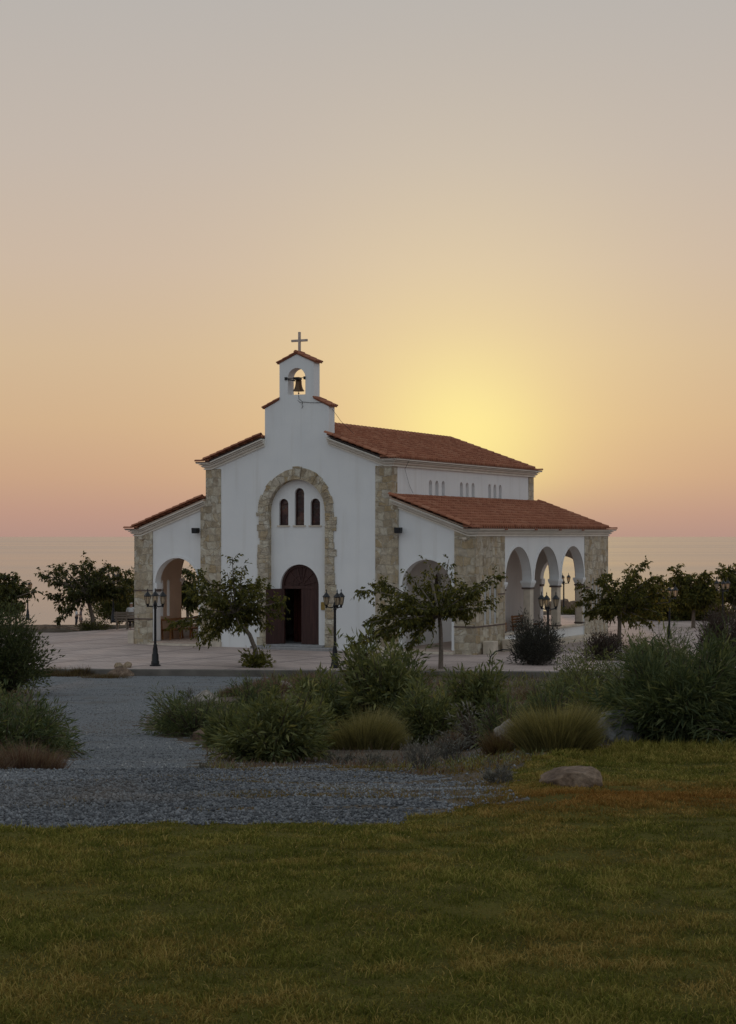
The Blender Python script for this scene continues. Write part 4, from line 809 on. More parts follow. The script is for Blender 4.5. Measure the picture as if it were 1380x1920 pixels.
def tuft(base, hw, h, label, n, mat, name='grass_tuft', cat='grass tuft', dep=None, width=.007, seed=1, spread=.55, group=None, bend=.25, rad=.55):
    rg = np.random.default_rng(seed); e = empty(name, base, 0, label, cat, group); dep = dep or hw; th = rg.uniform(0, 2*math.pi, n); r = np.sqrt(rg.random(n))
    nc_ = 14; ca = rg.uniform(0, 6.283, nc_); cr_ = np.sqrt(rg.random(nc_)); ch_ = rg.uniform(.62, 1.12, nc_); ci = rg.integers(0, nc_, n); cx_ = np.cos(ca)[ci]*cr_[ci]; cy_ = np.sin(ca)[ci]*cr_[ci]
    lx = cx_*.75+np.cos(th)*r*.38; ly = cy_*.75+np.sin(th)*r*.38; r = np.sqrt(lx**2+ly**2); th = np.arctan2(ly, lx)
    P = np.stack([np.cos(th)*hw*rad*r, np.sin(th)*dep*rad*r, -.02*np.ones(n)], -1); D = np.stack([np.cos(th)*r*spread*hw/h*1.1, np.sin(th)*r*spread*dep/h*1.1, np.ones(n)], -1)+rg.normal(size=(n, 3))*np.array([.18, .18, .05])
    hh = h*(1-.38*np.minimum(r, 1.1)**2)*rg.uniform(.45, 1.05, n)*ch_[ci]*(1+(rg.random(n) < .03)*.25)*(.8+.4*vnoise(P[:, 0]*5/hw+9, P[:, 1]*5/hw, seed))
    blades_mesh('blades', P, D, hh, width*rg.uniform(.7, 1.4, n), mat, e, rg.random(n), bend); return e
def twigs(base, hw, h, label, n=60, seed=1, mat=None, name='twiggy_shrub', group=None, leafy=380):
    rg = random.Random(seed); e = empty(name, base, 0, label, 'shrub', group); mb = MB(); P = []; D = []
    def br(p, d, L_, r, lv):
        q = p+d*L_; mid = p.lerp(q, .5)+Vector((rg.gauss(0, .08), rg.gauss(0, .08), rg.gauss(.02, .05)))*L_; mb.tube([p, mid, q], [r, r*.8, r*.5], 4)
        for _ in range(4): P.append(p.lerp(q, rg.random())); D.append((d+Vector((rg.gauss(0, .6), rg.gauss(0, .6), rg.gauss(.2, .4)))))
        if lv:
            for _ in range(3): br(mid.lerp(q, rg.random()), (d+Vector((rg.gauss(0, .45), rg.gauss(0, .45), rg.gauss(.15, .3)))).normalized(), L_*.6, r*.6, lv-1)
    for _ in range(n//2):
        a = rg.uniform(0, 6.283); q = rg.random()**.6; d = Vector((math.cos(a)*q*hw/h*1.3+rg.gauss(0, .15), math.sin(a)*q*hw/h*1.3, 1)).normalized(); br(Vector((math.cos(a)*.12*hw, math.sin(a)*.12*hw, 0)), d, h*.5*rg.uniform(.45, 1.15), .004, 2)
    mb.build('twigs', mat or M_twig, e); P = np.array(P); k = RNG.permutation(len(P))[:leafy]
    leaves_mesh('leaves', P[k], np.array(D)[k], .03+.02*RNG.random(len(k)), .010, LF_grey, e, RNG.random(len(k))); return e
M_twig = simple('grey_twigs', (.10, .092, .078), .9, scale=9, var=.3)
def G(px, py, dz=-.03): p = on_ground(px, py); p.z += dz; return p
def wpx(px0, px1, Y): return (px1-px0)/2/F*Y
def hpx(py0, py1, Y): return (py1-py0)/F*Y
def bush(kind, x0, x1, ytop, ybase, label, **kw):
    b = G((x0+x1)/2, ybase); Yd = b.y; hw = wpx(x0, x1, Yd); b.y += kw.pop('back', .55)*hw; b.z = float(ground_z(b.x, b.y))-.03; k = b.y/Yd; b.x *= k
    top = at(0, ytop, b.y).z; return shrub(kind, b, hw*k, max(.15, top-b.z), label, **kw)
# left edge
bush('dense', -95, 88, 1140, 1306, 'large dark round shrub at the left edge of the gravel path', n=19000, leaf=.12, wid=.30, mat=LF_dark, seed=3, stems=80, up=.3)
bush('long', -150, 172, 1302, 1424, 'blue green willow leaved bush at the lower left, overhanging the gravel', n=8500, leaf=.13, wid=.15, mat=LF_will, seed=4, stems=60, up=.5)
bush('long', -120, 45, 1262, 1345, 'pale green bush in front of the dark round shrub at the left edge', n=2600, leaf=.14, wid=.14, mat=LF_bush, seed=5, stems=30)
b = G(48, 1442); tuft(b+Vector((0, .12, 0)), .48, .40, 'reddish dry grass at the foot of the lower left bush', 1700, LF_red, seed=6, width=.005, rad=.95, spread=.6, dep=.35)
b = G(-60, 1443); tuft(b+Vector((0, .12, 0)), .42, .40, 'reddish dry grass cut by the left edge', 1300, LF_red, seed=7, width=.005, rad=.95, spread=.6, dep=.35)
# centre bed
bush('long', 622, 822, 1200, 1384, 'tall oleander bush in the middle of the bed before the chapel', n=8500, leaf=.18, wid=.2, mat=LF_bush, seed=8, stems=70, up=.4)
bush('long', 400, 620, 1302, 1428, 'broad green bush at the front of the bed beside the gravel', n=8500, leaf=.13, wid=.2, mat=LF_bush, seed=9, stems=50, up=.35)
bush('long', 255, 480, 1296, 1382, 'low grey green bush at the left tip of the bed', n=6000, leaf=.12, wid=.12, mat=LF_will, seed=10, stems=44, up=.35)
bush('long', 530, 660, 1258, 1372, 'yellowish oleander clump left of the tall oleander', n=5200, leaf=.16, wid=.2, mat=LF_bush, seed=11, stems=36)
bush('long', 824, 965, 1256, 1366, 'leafy bush right of the tall oleander below the pale kerb', n=6200, leaf=.15, wid=.2, mat=LF_bush, seed=12, stems=44)
bush('long', 955, 1100, 1272, 1356, 'grey green bush before the round dark shrub, under the side arches', n=2000, leaf=.14, wid=.12, mat=LF_will, seed=13, stems=36)
bush('long', 1108, 1430, 1204, 1398, 'large fine leaved willow bush on the right, overhanging the lawn', n=22000, leaf=.17, wid=.10, mat=LF_will, seed=14, stems=90, up=.35)
bush('long', 1290, 1560, 1268, 1402, 'dark willow bush cut by the right edge', n=9000, leaf=.17, wid=.09, mat=LF_will, seed=15, stems=60)
bush('long', 1170, 1330, 1182, 1290, 'upright pale stemmed bush behind the large willow bush', n=3600, leaf=.20, wid=.09, mat=LF_will, seed=16, stems=34, up=.7)
bush('loose', 1040, 1180, 1205, 1300, 'low green shrub behind the pale boulder', n=2600, leaf=.13, wid=.2, mat=LF_bush, seed=17, stems=26)
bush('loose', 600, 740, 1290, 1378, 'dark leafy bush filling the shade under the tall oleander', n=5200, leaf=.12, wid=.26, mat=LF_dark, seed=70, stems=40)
bush('long', 740, 870, 1282, 1396, 'dark green bush between the oleander and the leafy bush', n=4200, leaf=.15, wid=.16, mat=LF_bush, seed=71, stems=40)
bush('long', 880, 1010, 1296, 1398, 'sparse grey green bush behind the white boulder', n=1300, leaf=.12, wid=.13, mat=LF_will, seed=72, stems=34)
bush('loose', 990, 1130, 1238, 1330, 'airy green shrub in front of the pale kerb under the side arches', n=3000, leaf=.13, wid=.18, mat=LF_bush, seed=73, stems=30)
bush('long', 1060, 1180, 1280, 1378, 'olive bush between the rounded broom tuft and the willow bush', n=1500, leaf=.14, wid=.14, mat=LF_bush, seed=74, stems=34)
bush('long', 655, 770, 1206, 1300, 'slender upright oleander shoots left of the wide tree', n=1500, leaf=.2, wid=.15, mat=LF_bush, seed=75, stems=14, up=.7)
bush('loose', 470, 560, 1330, 1420, 'dense green bush at the lower left of the bed', n=3200, leaf=.11, wid=.22, mat=LF_bush, seed=76, stems=36)
bush('loose', 380, 480, 1330, 1402, 'low olive green bush between the two left bushes of the bed', n=3400, leaf=.12, wid=.24, mat=LF_bush, seed=80, stems=34)
bush('long', 530, 628, 1312, 1404, 'green bush spilling forward left of the front broom tuft', n=3400, leaf=.13, wid=.2, mat=LF_bush, seed=81, stems=34)
bush('loose', 300, 390, 1340, 1376, 'low mat of dark leaves on the left tip of the bed', n=2600, leaf=.10, wid=.22, mat=LF_dark, seed=82, stems=30)
bush('long', 430, 540, 1276, 1340, 'grey green bush at the back left of the bed', n=2600, leaf=.14, wid=.13, mat=LF_will, seed=83, stems=26)
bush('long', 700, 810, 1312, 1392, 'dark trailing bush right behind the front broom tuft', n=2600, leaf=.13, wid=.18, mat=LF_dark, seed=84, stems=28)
bush('long', 840, 960, 1322, 1402, 'grey leafy plant between the two whitish boulders', n=900, leaf=.10, wid=.16, mat=LF_grey, seed=85, stems=24)
b = G(682, 1408); tuft(b+Vector((0, .30, 0)), .84, .80, 'yellow green broom tuft in front of the tall oleander', 9000, LF_broom, 'broom_tuft', 'shrub', seed=18, spread=.75, dep=.5, group='broom tufts in the bed')
b = G(1050, 1412); tuft(b+Vector((0, .45, 0)), .62, .64, 'rounded yellow green broom tuft between the two boulders', 9000, LF_broom, 'broom_tuft', 'shrub', seed=19, spread=.75, dep=.5, group='broom tufts in the bed')
b = G(945, 1412); tuft(b+Vector((0, .3, 0)), .46, .38, 'rusty grey tuft before the white boulder', 2200, LF_rust, 'broom_tuft', 'shrub', seed=20, spread=.55, group='broom tufts in the bed')
b = G(862, 1410); tuft(b+Vector((0, .3, 0)), .46, .38, 'red brown dry tuft in the shade between the broom tufts', 2400, LF_red, 'grass_tuft', seed=21)
twigs(G(640, 1432), .30, .26, 'low grey twiggy shrub left of centre at the gravel edge', 46, 22, group='grey twiggy shrubs at the gravel edge')
twigs(G(700, 1438), .26, .28, 'grey twiggy shrub below the yellow green broom tuft', 46, 23, group='grey twiggy shrubs at the gravel edge')
twigs(G(790, 1442), .30, .44, 'tallest grey twiggy shrub at the gravel edge, with tiny yellow leaves', 60, 24, group='grey twiggy shrubs at the gravel edge')
twigs(G(842, 1430), .26, .46, 'grey green twiggy shrub in front of the red brown tuft', 60, 25, group='grey twiggy shrubs at the gravel edge')
twigs(G(935, 1468), .24, .27, 'lone grey green twiggy shrub left of the brown boulder on the lawn edge', 64, 26, group='grey twiggy shrubs at the gravel edge')
twigs(G(385, 1442), .20, .10, 'small sprawling dry plant on the gravel', 22, 27, leafy=120)
twigs(G(347, 1318), .24, .50, 'dry brown sapling standing at the left tip of the bed', 26, 28, mat=M_stem)
for i, (x, y, s_, h_, lb) in enumerate(((505, 1300, 1.0, .60, 'red dry grass clump behind the low grey green bush'), (560, 1292, .8, .55, 'red dry grass clump beside the oleanders'), (595, 1285, .8, .5, 'dry grass clump behind the yellowish oleander'),
                                        (460, 1305, .7, .40, 'short red dry grass at the back of the bed'), (130, 1268, 1.5, .38, 'dry grass along the kerb left of the lamp post'), (100, 1256, .8, .42, 'rusty grass on the paving edge at the left'), (205, 1270, 1.1, .25, 'low dry grass on the kerb near the stones'), (150, 1262, .5, .45, 'weedy tuft standing up at the paving edge'))):
    p = G(x, y); tuft(p, s_, h_, lb, 1500, LF_red if i < 4 else LF_rust, 'grass_tuft', 'grass tuft', dep=s_*.6, seed=40+i, width=.014, rad=.9, spread=.3, group='dry grass clumps near the kerb')
def at_y(px, Y, z): p = at(px, 0, Y); p.z = z; return p
for i, (x, y, s_, h_, lb, mt) in enumerate(((905, 1340, .55, .55, 'straw coloured grass clump right of the leafy bush', LF_broom), (1005, 1312, .7, .5, 'dry straw clump behind the rounded broom tuft', LF_rust), (1095, 1345, .5, .5, 'straw clump left of the willow bush', LF_broom),
                                        (850, 1318, .5, .5, 'rusty dry clump between the two leafy bushes of the middle', LF_rust), (420, 1398, .3, .16, 'low dry grass at the gravel edge of the bed', LF_broom), (595, 1418, .35, .18, 'low straw grass left of the front broom tuft', LF_broom))):
    tuft(G(x, y), s_, h_, lb, 1500, mt, 'grass_tuft', 'grass tuft', seed=90+i, width=.008, rad=.8, spread=.7, group='dry grass clumps in the bed')
# on the paving
shrub('dense', at_y(1003, 64.2, -.1), .92, 1.72, 'round dark rosemary shrub before the side arches', 15000, LF_rose, .11, .24, seed=51, stems=70, up=.55)
shrub('dense', at_y(1130, 66.5, -.1), .72, 1.05, 'small dark purple shrub at the foot of the right tree', 4200, LF_purp, .12, .26, seed=52, stems=40, up=.5)
shrub('dense', at_y(1365, 68, -.1), 1.45, 1.95, 'large round dark purple shrub at the right edge', 11000, LF_purp, .13, .24, seed=53, stems=80, up=.5)
shrub('loose', at_y(1215, 66, -.3), 1.15, 1.0, 'dark leafy shrub between the right tree and the willow bush', 4200, LF_bush, .17, .2, seed=54, stems=40)
shrub('loose', at_y(480, 62.9, -.06), .62, .62, 'leafy suckers around the foot of the leaning tree', 750, LF_tree, .15, .45, seed=55, stems=12)
shrub('loose', at_y(175, 88.3, -.08), 1.0, .45, 'low grass and leaves around the foot of the left tree', 1500, LF_far, .16, .2, seed=56, stems=16)
shrub('dense', at_y(222, 99, -.2), 1.6, 2.35, 'dense dark shrub beside the bench left of the chapel', 7000, LF_far, .18, .4, seed=57, stems=50)
shrub('dense', at_y(1290, 98, -.2), 3.6, 1.9, 'broad dark hedge like shrub behind the right lamp posts', 13000, LF_tree, .2, .4, dep=1.2, seed=58, stems=80)
shrub('dense', at_y(1225, 100, -.2), 1.8, 1.5, 'olive shrub beyond the paving right of the chapel', 6000, LF_far, .2, .4, dep=1.0, seed=59, stems=50)
shrub('loose', at_y(1065, 106, -.35), 1.0, .55, 'low plants at the foot of the distant lamp post beyond the arcade', 1500, LF_far, .2, .3, seed=60, stems=20)
twigs(at_y(161, 88.6, -.05), .4, .62, 'small bushy weed beside the couple on the berm', 30, 61, M_stem)
tuft(at_y(800, 61.0, -.25), 1.2, .35, 'pale dry grass along the kerb under the wide tree', 2200, LF_broom, 'grass_tuft', 'grass tuft', dep=.5, seed=62, width=.014, rad=.95, spread=.3, group='dry grass clumps near the kerb')
tuft(at_y(880, 60.0, -.3), 1.2, .40, 'pale dry grass along the kerb below the bent hose', 2200, LF_broom, 'grass_tuft', 'grass tuft', dep=.5, seed=63, width=.014, rad=.95, spread=.3, group='dry grass clumps near the kerb')

# ---------------------------------------------------------------- rocks
def rock_mat(name, cols):
    m, nt, b = nmat(name); n = tex(nt, 'ShaderNodeTexNoise', 4, 8, Roughness=.65); f = tex(nt, 'ShaderNodeTexNoise', 26, 6)
    c = cramp(nt, n.outputs[0], [(.3, cols[0]), (.5, cols[1]), (.7, cols[2])]); c = mixc(nt, .6, c, cramp(nt, f.outputs[0], [(.3, (.25, .25, .25)), (.7, (.75, .75, .75))]), 'OVERLAY')
    nt.links.new(c, b.inputs['Base Color']); b.inputs['Roughness'].default_value = .95; bump(nt, b, f.outputs[0], .8, .03); return m
RK_pale = rock_mat('pale_limestone', [(.15, .125, .10), (.25, .215, .18), (.36, .33, .285)]); RK_brown = rock_mat('brown_rock', [(.065, .041, .028), (.15, .098, .064), (.28, .20, .14)]); RK_tan = rock_mat('tan_rock', [(.16, .11, .065), (.30, .22, .14), (.42, .34, .24)]); RK_grey = rock_mat('grey_rock', [(.08, .077, .074), (.13, .126, .122), (.19, .185, .18)])
def rock(base, hw, h, label, mat, dep=None, seed=1, group='boulders in and around the bed', name='boulder', cuts=15):
    bm = bmesh.new(); bmesh.ops.create_icosphere(bm, subdivisions=4, radius=1.0); rg = np.random.default_rng(seed); dep = dep or hw*.8; off = rg.uniform(0, 50, 3)
    pl = [(unit(rg.normal(size=3)), rg.uniform(.55, .86)) for _ in range(cuts)]
    for v in bm.verts:
        p = np.array(v.co)
        for nrm, dd in pl:
            q = p.dot(nrm)
            if q > dd: p = p-nrm*(q-dd)*.95
        k = 1+.30*(fbm(p[0]*1.3+off[0]+p[2], p[1]*1.3+off[1]-p[2]*.7, seed)-.47)+.22*(fbm(p[0]*4+off[2]+p[2]*4, p[1]*5+p[2]*3, seed+3)-.47)
        p = p*k; v.co = (p[0]*hw, p[1]*dep, p[2]*h*.85+h*.15)
    me = bpy.data.meshes.new(name); bm.to_mesh(me); bm.free(); me.materials.append(mat)
    for p in me.polygons: p.use_smooth = True
    o = link(bpy.data.objects.new(name, me)); o.location = base; o.rotation_euler = (0, 0, 0); return tag(o, label, 'rock', group)
def rk(x0, x1, yt, yb, label, mat, seed, **kw):
    b = G((x0+x1)/2, yb); hw = wpx(x0, x1, b.y); b.y += hw*.6; b.z = float(ground_z(b.x, b.y)); return rock(b, hw, max(.04, at(0, yt, b.y).z-b.z), label, mat, seed=seed, **kw)
rk(1012, 1137, 1429, 1475, 'brown flat topped boulder lying on the lawn edge', RK_brown, 3)
rk(1118, 1230, 1326, 1394, 'large grey boulder partly under the willow bush', RK_grey, 4)
rk(915, 985, 1346, 1400, 'whitish boulder left of the rounded broom tuft', RK_pale, 5)
rk(752, 826, 1356, 1382, 'whitish boulder beside the front broom tuft', RK_pale, 6)
rk(335, 418, 1292, 1330, 'pale flat boulder at the left tip of the bed', RK_pale, 7)
rk(286, 306, 1337, 1353, 'small white stone at the left tip of the bed', RK_pale, 8)
rk(358, 392, 1364, 1388, 'brownish stone at the gravel edge of the bed', RK_brown, 9)
rk(392, 425, 1377, 1398, 'small pale stone under the broad front bush', RK_pale, 10)
rk(512, 550, 1275, 1296, 'grey boulder in the red dry grass', RK_pale, 11)
rk(1105, 1190, 1244, 1285, 'long pale boulder behind the large willow bush', RK_pale, 12)
rk(200, 250, 1250, 1268, 'reddish stone in the dirt below the kerb', RK_brown, 13)
for x, y, s_, sd, lb in ((222, 1241, .13, 20, 'rounded stone on the paving edge, left of a close pair'), (238, 1241, .15, 21, 'rounded stone on the paving edge, right of a close pair')):
    rock(at_y(x, 62.6, -.02), s_*1.25, s_*1.15, lb, RK_tan, cuts=4, seed=sd, group='stones on the paving edge', name='stone')
for x, Y, s_, h_, sd, lb in ((1060, 118, .55, 1.25, 30, 'brown shore boulder behind the distant lamp post'), (1040, 120, .9, .75, 31, 'broad shore boulder seen between the arcade columns'), (1075, 121, .6, .7, 32, 'shore boulder half hidden by the arcade pier'),
                             (90, 87.4, .8, .30, 33, 'low rock on the berm at the left'), (115, 87.6, .6, .24, 34, 'flat rock on the berm left of the couple'), (132, 87.2, .45, .20, 35, 'small rock on the berm near the couple')):
    z = -.55 if x > 500 else -.05
    rock(at_y(x, Y, z), s_, h_, lb, RK_brown, seed=sd, group='rocks along the shore')
# ---------------------------------------------------------------- people
M_skin = simple('skin', (.33, .19, .13), .6, var=.08); M_wshirt = simple('white_shirt', (.62, .62, .62), .8, var=.06); M_dark = simple('dark_cloth', (.05, .045, .05), .85, var=.2); M_dress = simple('dusky_dress', (.16, .12, .12), .85); M_hair = simple('dark_hair', (.03, .022, .018), .7); M_whair = simple('white_hair', (.6, .58, .55), .8)
def skin_fig(name, J, E_, parent, mat, root=0):
    me = bpy.data.meshes.new(name); me.from_pydata([j[:3] for j in J], E_, []); me.materials.append(mat); o = link(bpy.data.objects.new(name, me), parent)
    m = o.modifiers.new('skin', 'SKIN'); m.use_smooth_shade = True
    for i, j in enumerate(J): me.skin_vertices[0].data[i].radius = (j[3], j[3]*(j[4] if len(j) > 4 else 1)); me.skin_vertices[0].data[i].use_root = (i == root)
    s = o.modifiers.new('sub', 'SUBSURF'); s.levels = 1; s.render_levels = 2; return o
def hand(J, E_, wrist, d):
    """palm with four fingers and a thumb from the wrist joint"""
    w_ = Vector(J[wrist][:3]); d = Vector(d).normalized(); sd = d.cross(Vector((0, 0, 1)));  sd = Vector((0, 1, 0)) if sd.length < .1 else sd.normalized()
    k = len(J); p = w_+d*.06; J.append((*p, .026)); E_.append((wrist, k))
    for i, (o, l) in enumerate(((-.03, .06), (-.01, .075), (.01, .07), (.03, .055))):
        a = p+d*.03+sd*o; b = a+d*l+Vector((0, 0, -.015)); J.append((*a, .009)); J.append((*b, .007)); E_.append((k, len(J)-2)); E_.append((len(J)-2, len(J)-1))
    a = w_+d*.035-sd*.045; b = a+d*.04-sd*.015; J.append((*a, .010)); J.append((*b, .008)); E_.append((k, len(J)-2)); E_.append((len(J)-2, len(J)-1))
def stander(loc, rz, label, top, legs, hair_long, arm):
    p = empty('person', loc, rz, label, 'person', 'couple standing on the shore')
    J = [(0, 0, .95, .13), (0, 0, 1.12, .125), (0, 0, 1.32, .15, .75), (0, 0, 1.45, .075), (0, .01, 1.52, .055), (0, .0, 1.60, .085), (0, .0, 1.69, .085),
         (-.17, 0, 1.41, .06), (-.23, .05, 1.16, .045), (-.15, .05+arm, 1.08, .033), (.17, 0, 1.41, .06), (.23, .05, 1.16, .045), (.15, .05+arm, 1.08, .033),
         (-.10, 0, .88, .10), (-.11, .03, .50, .065), (-.11, -.02, .08, .042), (-.11, .12, .03, .04), (.10, 0, .88, .10), (.12, -.04, .50, .065), (.13, -.10, .08, .042), (.13, .03, .03, .04)]
    E_ = [(0, 1), (1, 2), (2, 3), (3, 4), (4, 5), (5, 6), (3, 7), (7, 8), (8, 9), (3, 10), (10, 11), (11, 12), (0, 13), (13, 14), (14, 15), (15, 16), (0, 17), (17, 18), (18, 19), (19, 20)]
    hand(J, E_, 9, (0, 1, 0)); hand(J, E_, 12, (0, 1, 0)); skin_fig('body', J, E_, p, M_skin)
    k = 1.14; S = [(*J[i][:3], J[i][3]*k, J[i][4] if len(J[i]) > 4 else 1) for i in (0, 1, 2, 3, 7, 8, 10, 11)]; skin_fig('shirt', S, [(0, 1), (1, 2), (2, 3), (3, 4), (4, 5), (3, 6), (6, 7)], p, top)
    if legs == 'trousers':
        S = [(*J[i][:3], J[i][3]*1.16) for i in (0, 13, 14, 15, 17, 18, 19)]; skin_fig('trousers', S, [(0, 1), (1, 2), (2, 3), (0, 4), (4, 5), (5, 6)], p, M_dark)
    else:
        S = [(0, 0, 1.05, .15), (0, 0, .8, .20), (0, -.02, .5, .22)]; skin_fig('skirt', S, [(0, 1), (1, 2)], p, M_dress)
    H = [(0, -.02, 1.66, .095), (0, -.03, 1.72, .085)]+([(0, -.08, 1.55, .08), (0, -.10, 1.38, .06)] if hair_long else []); skin_fig('hair', H, [(0, 1)]+([(0, 2), (2, 3)] if hair_long else []), p, M_hair)
    mb = MB(); mb.lathe([(.004, 0), (.016, .02), (.018, .03), (.004, .04)], 6, (0, .085, 1.585)); mb.build('nose', M_skin, p)
    return p
stander(at_y(143.5, 172, -4.12), R(-90), 'person in a light shirt and dark trousers facing a woman on the shore', M_wshirt, 'trousers', False, .22)
stander(at_y(151.5, 172, -4.12), R(90), 'person with long hair and dark dress facing a man on the shore', M_dress, 'skirt', True, .22)
bw = wood('grey_bench_wood', (.16, .13, .10), (.26, .21, .165), 0)
pb = slat_bench('park_bench', at_y(239, 88.5, -.05), R(180), 1.25, 'grey wooden bench on the paving beside the left wing pier', bw)
def sitter(loc, rz, label):
    p = empty('person', loc, rz, label, 'person')
    J = [(0, .05, .54, .13), (0, .10, .74, .13), (0, .08, .94, .15, .75), (0, .04, 1.06, .075), (0, .02, 1.13, .055), (0, -.01, 1.21, .085), (0, -.01, 1.30, .085),
         (-.18, .05, 1.02, .06), (-.23, .0, .78, .045), (-.15, -.22, .66, .033), (.18, .05, 1.02, .06), (.23, .0, .78, .045), (.15, -.22, .66, .033),
         (-.10, -.02, .53, .10), (-.11, -.40, .50, .07), (-.11, -.42, .10, .045), (-.11, -.54, .04, .04), (.10, -.02, .53, .10), (.11, -.40, .50, .07), (.11, -.38, .10, .045), (.11, -.50, .04, .04)]
    E_ = [(0, 1), (1, 2), (2, 3), (3, 4), (4, 5), (5, 6), (3, 7), (7, 8), (8, 9), (3, 10), (10, 11), (11, 12), (0, 13), (13, 14), (14, 15), (15, 16), (0, 17), (17, 18), (18, 19), (19, 20)]
    hand(J, E_, 9, (0, -1, 0)); hand(J, E_, 12, (0, -1, 0)); skin_fig('body', J, E_, p, M_skin)
    S = [(*J[i][:3], J[i][3]*1.15, J[i][4] if len(J[i]) > 4 else 1) for i in (0, 1, 2, 3, 7, 8, 9, 10, 11, 12)]; skin_fig('shirt', S, [(0, 1), (1, 2), (2, 3), (3, 4), (4, 5), (5, 6), (3, 7), (7, 8), (8, 9)], p, M_wshirt)
    S = [(*J[i][:3], J[i][3]*1.15) for i in (0, 13, 14, 15, 17, 18, 19)]; skin_fig('trousers', S, [(0, 1), (1, 2), (2, 3), (0, 4), (4, 5), (5, 6)], p, M_dark)
    skin_fig('hair', [(0, .01, 1.27, .095), (0, .02, 1.32, .088)], [(0, 1)], p, M_whair)
sitter(at_y(246, 88.5, -.06), R(180), 'person in a white shirt sitting on the grey bench, half hidden by the pier')

# ---------------------------------------------------------------- grass blades and loose gravel
def grass():
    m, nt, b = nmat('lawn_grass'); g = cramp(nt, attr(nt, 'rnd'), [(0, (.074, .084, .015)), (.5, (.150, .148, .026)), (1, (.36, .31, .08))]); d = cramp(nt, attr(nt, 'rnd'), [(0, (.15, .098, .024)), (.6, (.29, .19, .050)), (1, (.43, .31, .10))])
    c = mixc(nt, attr(nt, 'dry'), g, d); c = mixc(nt, attr(nt, 'rust'), c, mixc(nt, 1.0, d, (.95, .70, .62), 'MULTIPLY')); nt.links.new(c, b.inputs['Base Color']); b.inputs['Roughness'].default_value = .7; b.inputs['Specular IOR Level'].default_value = .04
    t = nt.nodes.new('ShaderNodeBsdfTranslucent'); nt.links.new(c, t.inputs[0]); mx = nt.nodes.new('ShaderNodeMixShader'); mx.inputs[0].default_value = .3; nt.links.new(b.outputs[0], mx.inputs[1]); nt.links.new(t.outputs[0], mx.inputs[2]); nt.links.new(mx.outputs[0], nt.nodes['Material Output'].inputs[0])
    n = 760000; Y = 4.6+(21.5-4.6)*RNG.random(n)**1.15; X = (RNG.random(n)*2-1)*.235*(Y+1.0)+.03*Y; wide = RNG.random(n) < .24; X = np.where(wide, X*2.3, X)
    jx = X+(fbm(X*3, Y*3, 21)-.47)*.5; jy = Y+(fbm(X*3, Y*3, 31)-.47)*.6; k = in_poly(LAWN, jx, jy)
    cl = .55*fbm(X*7, Y*7, 55)+.45*fbm(X*2.2, Y*2.2, 57); k &= RNG.random(n) < np.clip(.45+3.0*(cl-.36), .25, 1); X, Y, cl = X[k], Y[k], cl[k]; n = len(X); Z = ground_z(X, Y)-.004
    dry = fbm(X*1.1+4, Y*.8, 61, 5); fine = fbm(X*5, Y*5, 71); px = CX+F*X/Y
    patch = np.exp(-((X-2.55)/1.2)**2-((Y-13.6)/1.3)**2)*1.0+np.exp(-((X-1.7)/.8)**2-((Y-13.4)/.8)**2)*.5+np.exp(-((X-1.1)/.9)**2-((Y-12.6)/1.0)**2)*.35
    near = np.exp(-((Y-6.5)/1.2)**2)*.12+np.clip(X/6, 0, .2)
    dr = np.clip((dry-.52)*1.7+(fine-.47)*2.0+.12+patch+near+RNG.normal(0, .24, n), 0, 1); dr = np.where((Y > 17) & (X > 2), dr*.5+.16, dr)
    D = np.stack([RNG.normal(0, .55, n), RNG.normal(0, .55, n), np.ones(n)], -1); h = (.018+.032*RNG.random(n)**2)*np.clip(.35+2.6*(cl-.25), .4, 1.8); h = np.where((Y > 17), h*1.7, h)
    tall = RNG.random(n) < .006; h = np.where(tall, h*2.2, h)
    straw = RNG.random(n) < .03; dr = np.where(straw, .95, dr); rs = np.clip(RNG.random(n)**1.3*.8+(fine-.47)*.9+(cl-.45)*1.0, 0, 1); rs = np.where(straw, 1, rs)
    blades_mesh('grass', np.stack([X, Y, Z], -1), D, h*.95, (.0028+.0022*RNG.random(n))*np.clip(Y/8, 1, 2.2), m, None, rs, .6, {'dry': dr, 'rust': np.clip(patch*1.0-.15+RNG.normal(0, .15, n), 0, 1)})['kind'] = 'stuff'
    # thin dry grass creeping over the gravel and the bare soil
    n = 300000; Y = 10.4+10*RNG.random(n); X = (RNG.random(n)*2-1)*.25*(Y+1); st = fbm(X*.9, Y*3.2, 81, 3); px = CX+F*X/Y
    pr = np.clip((st-.50)*5, 0, 1)*np.clip((px-250)/350, 0.12, 1)*.9+np.clip((px-820)/150, 0, 1)*.35; k = (RNG.random(n) < pr) & ~in_poly(LAWN, X, Y); X, Y = X[k], Y[k]; n = len(X)
    D = np.stack([RNG.normal(0, .6, n), RNG.normal(0, .6, n), np.ones(n)], -1)
    blades_mesh('dry_grass', np.stack([X, Y, ground_z(X, Y)-.004], -1), D, .018+.03*RNG.random(n), .005, m, None, RNG.random(n)*.5, .5, {'dry': np.clip(.55+RNG.normal(0, .2, n), 0, 1), 'rust': np.clip(RNG.normal(.3, .3, n), 0, .8)})['kind'] = 'stuff'
    # rough longer grass at the foot of the right bushes
    n = 9000; px = RNG.uniform(1150, 1560, n); Y = RNG.uniform(18.6, 21.6, n); X = (px-CX)/F*Y; D = np.stack([RNG.normal(0, .35, n), RNG.normal(0, .35, n), np.ones(n)], -1)
    blades_mesh('rough_grass', np.stack([X, Y, ground_z(X, Y)-.01], -1), D, .05+.12*RNG.random(n)*fbm(X*2, Y*2, 5)*1.6, .007, m, None, RNG.random(n), .5, {'dry': np.clip(.15+RNG.normal(0, .2, n), 0, 1)})['kind'] = 'stuff'
grass()
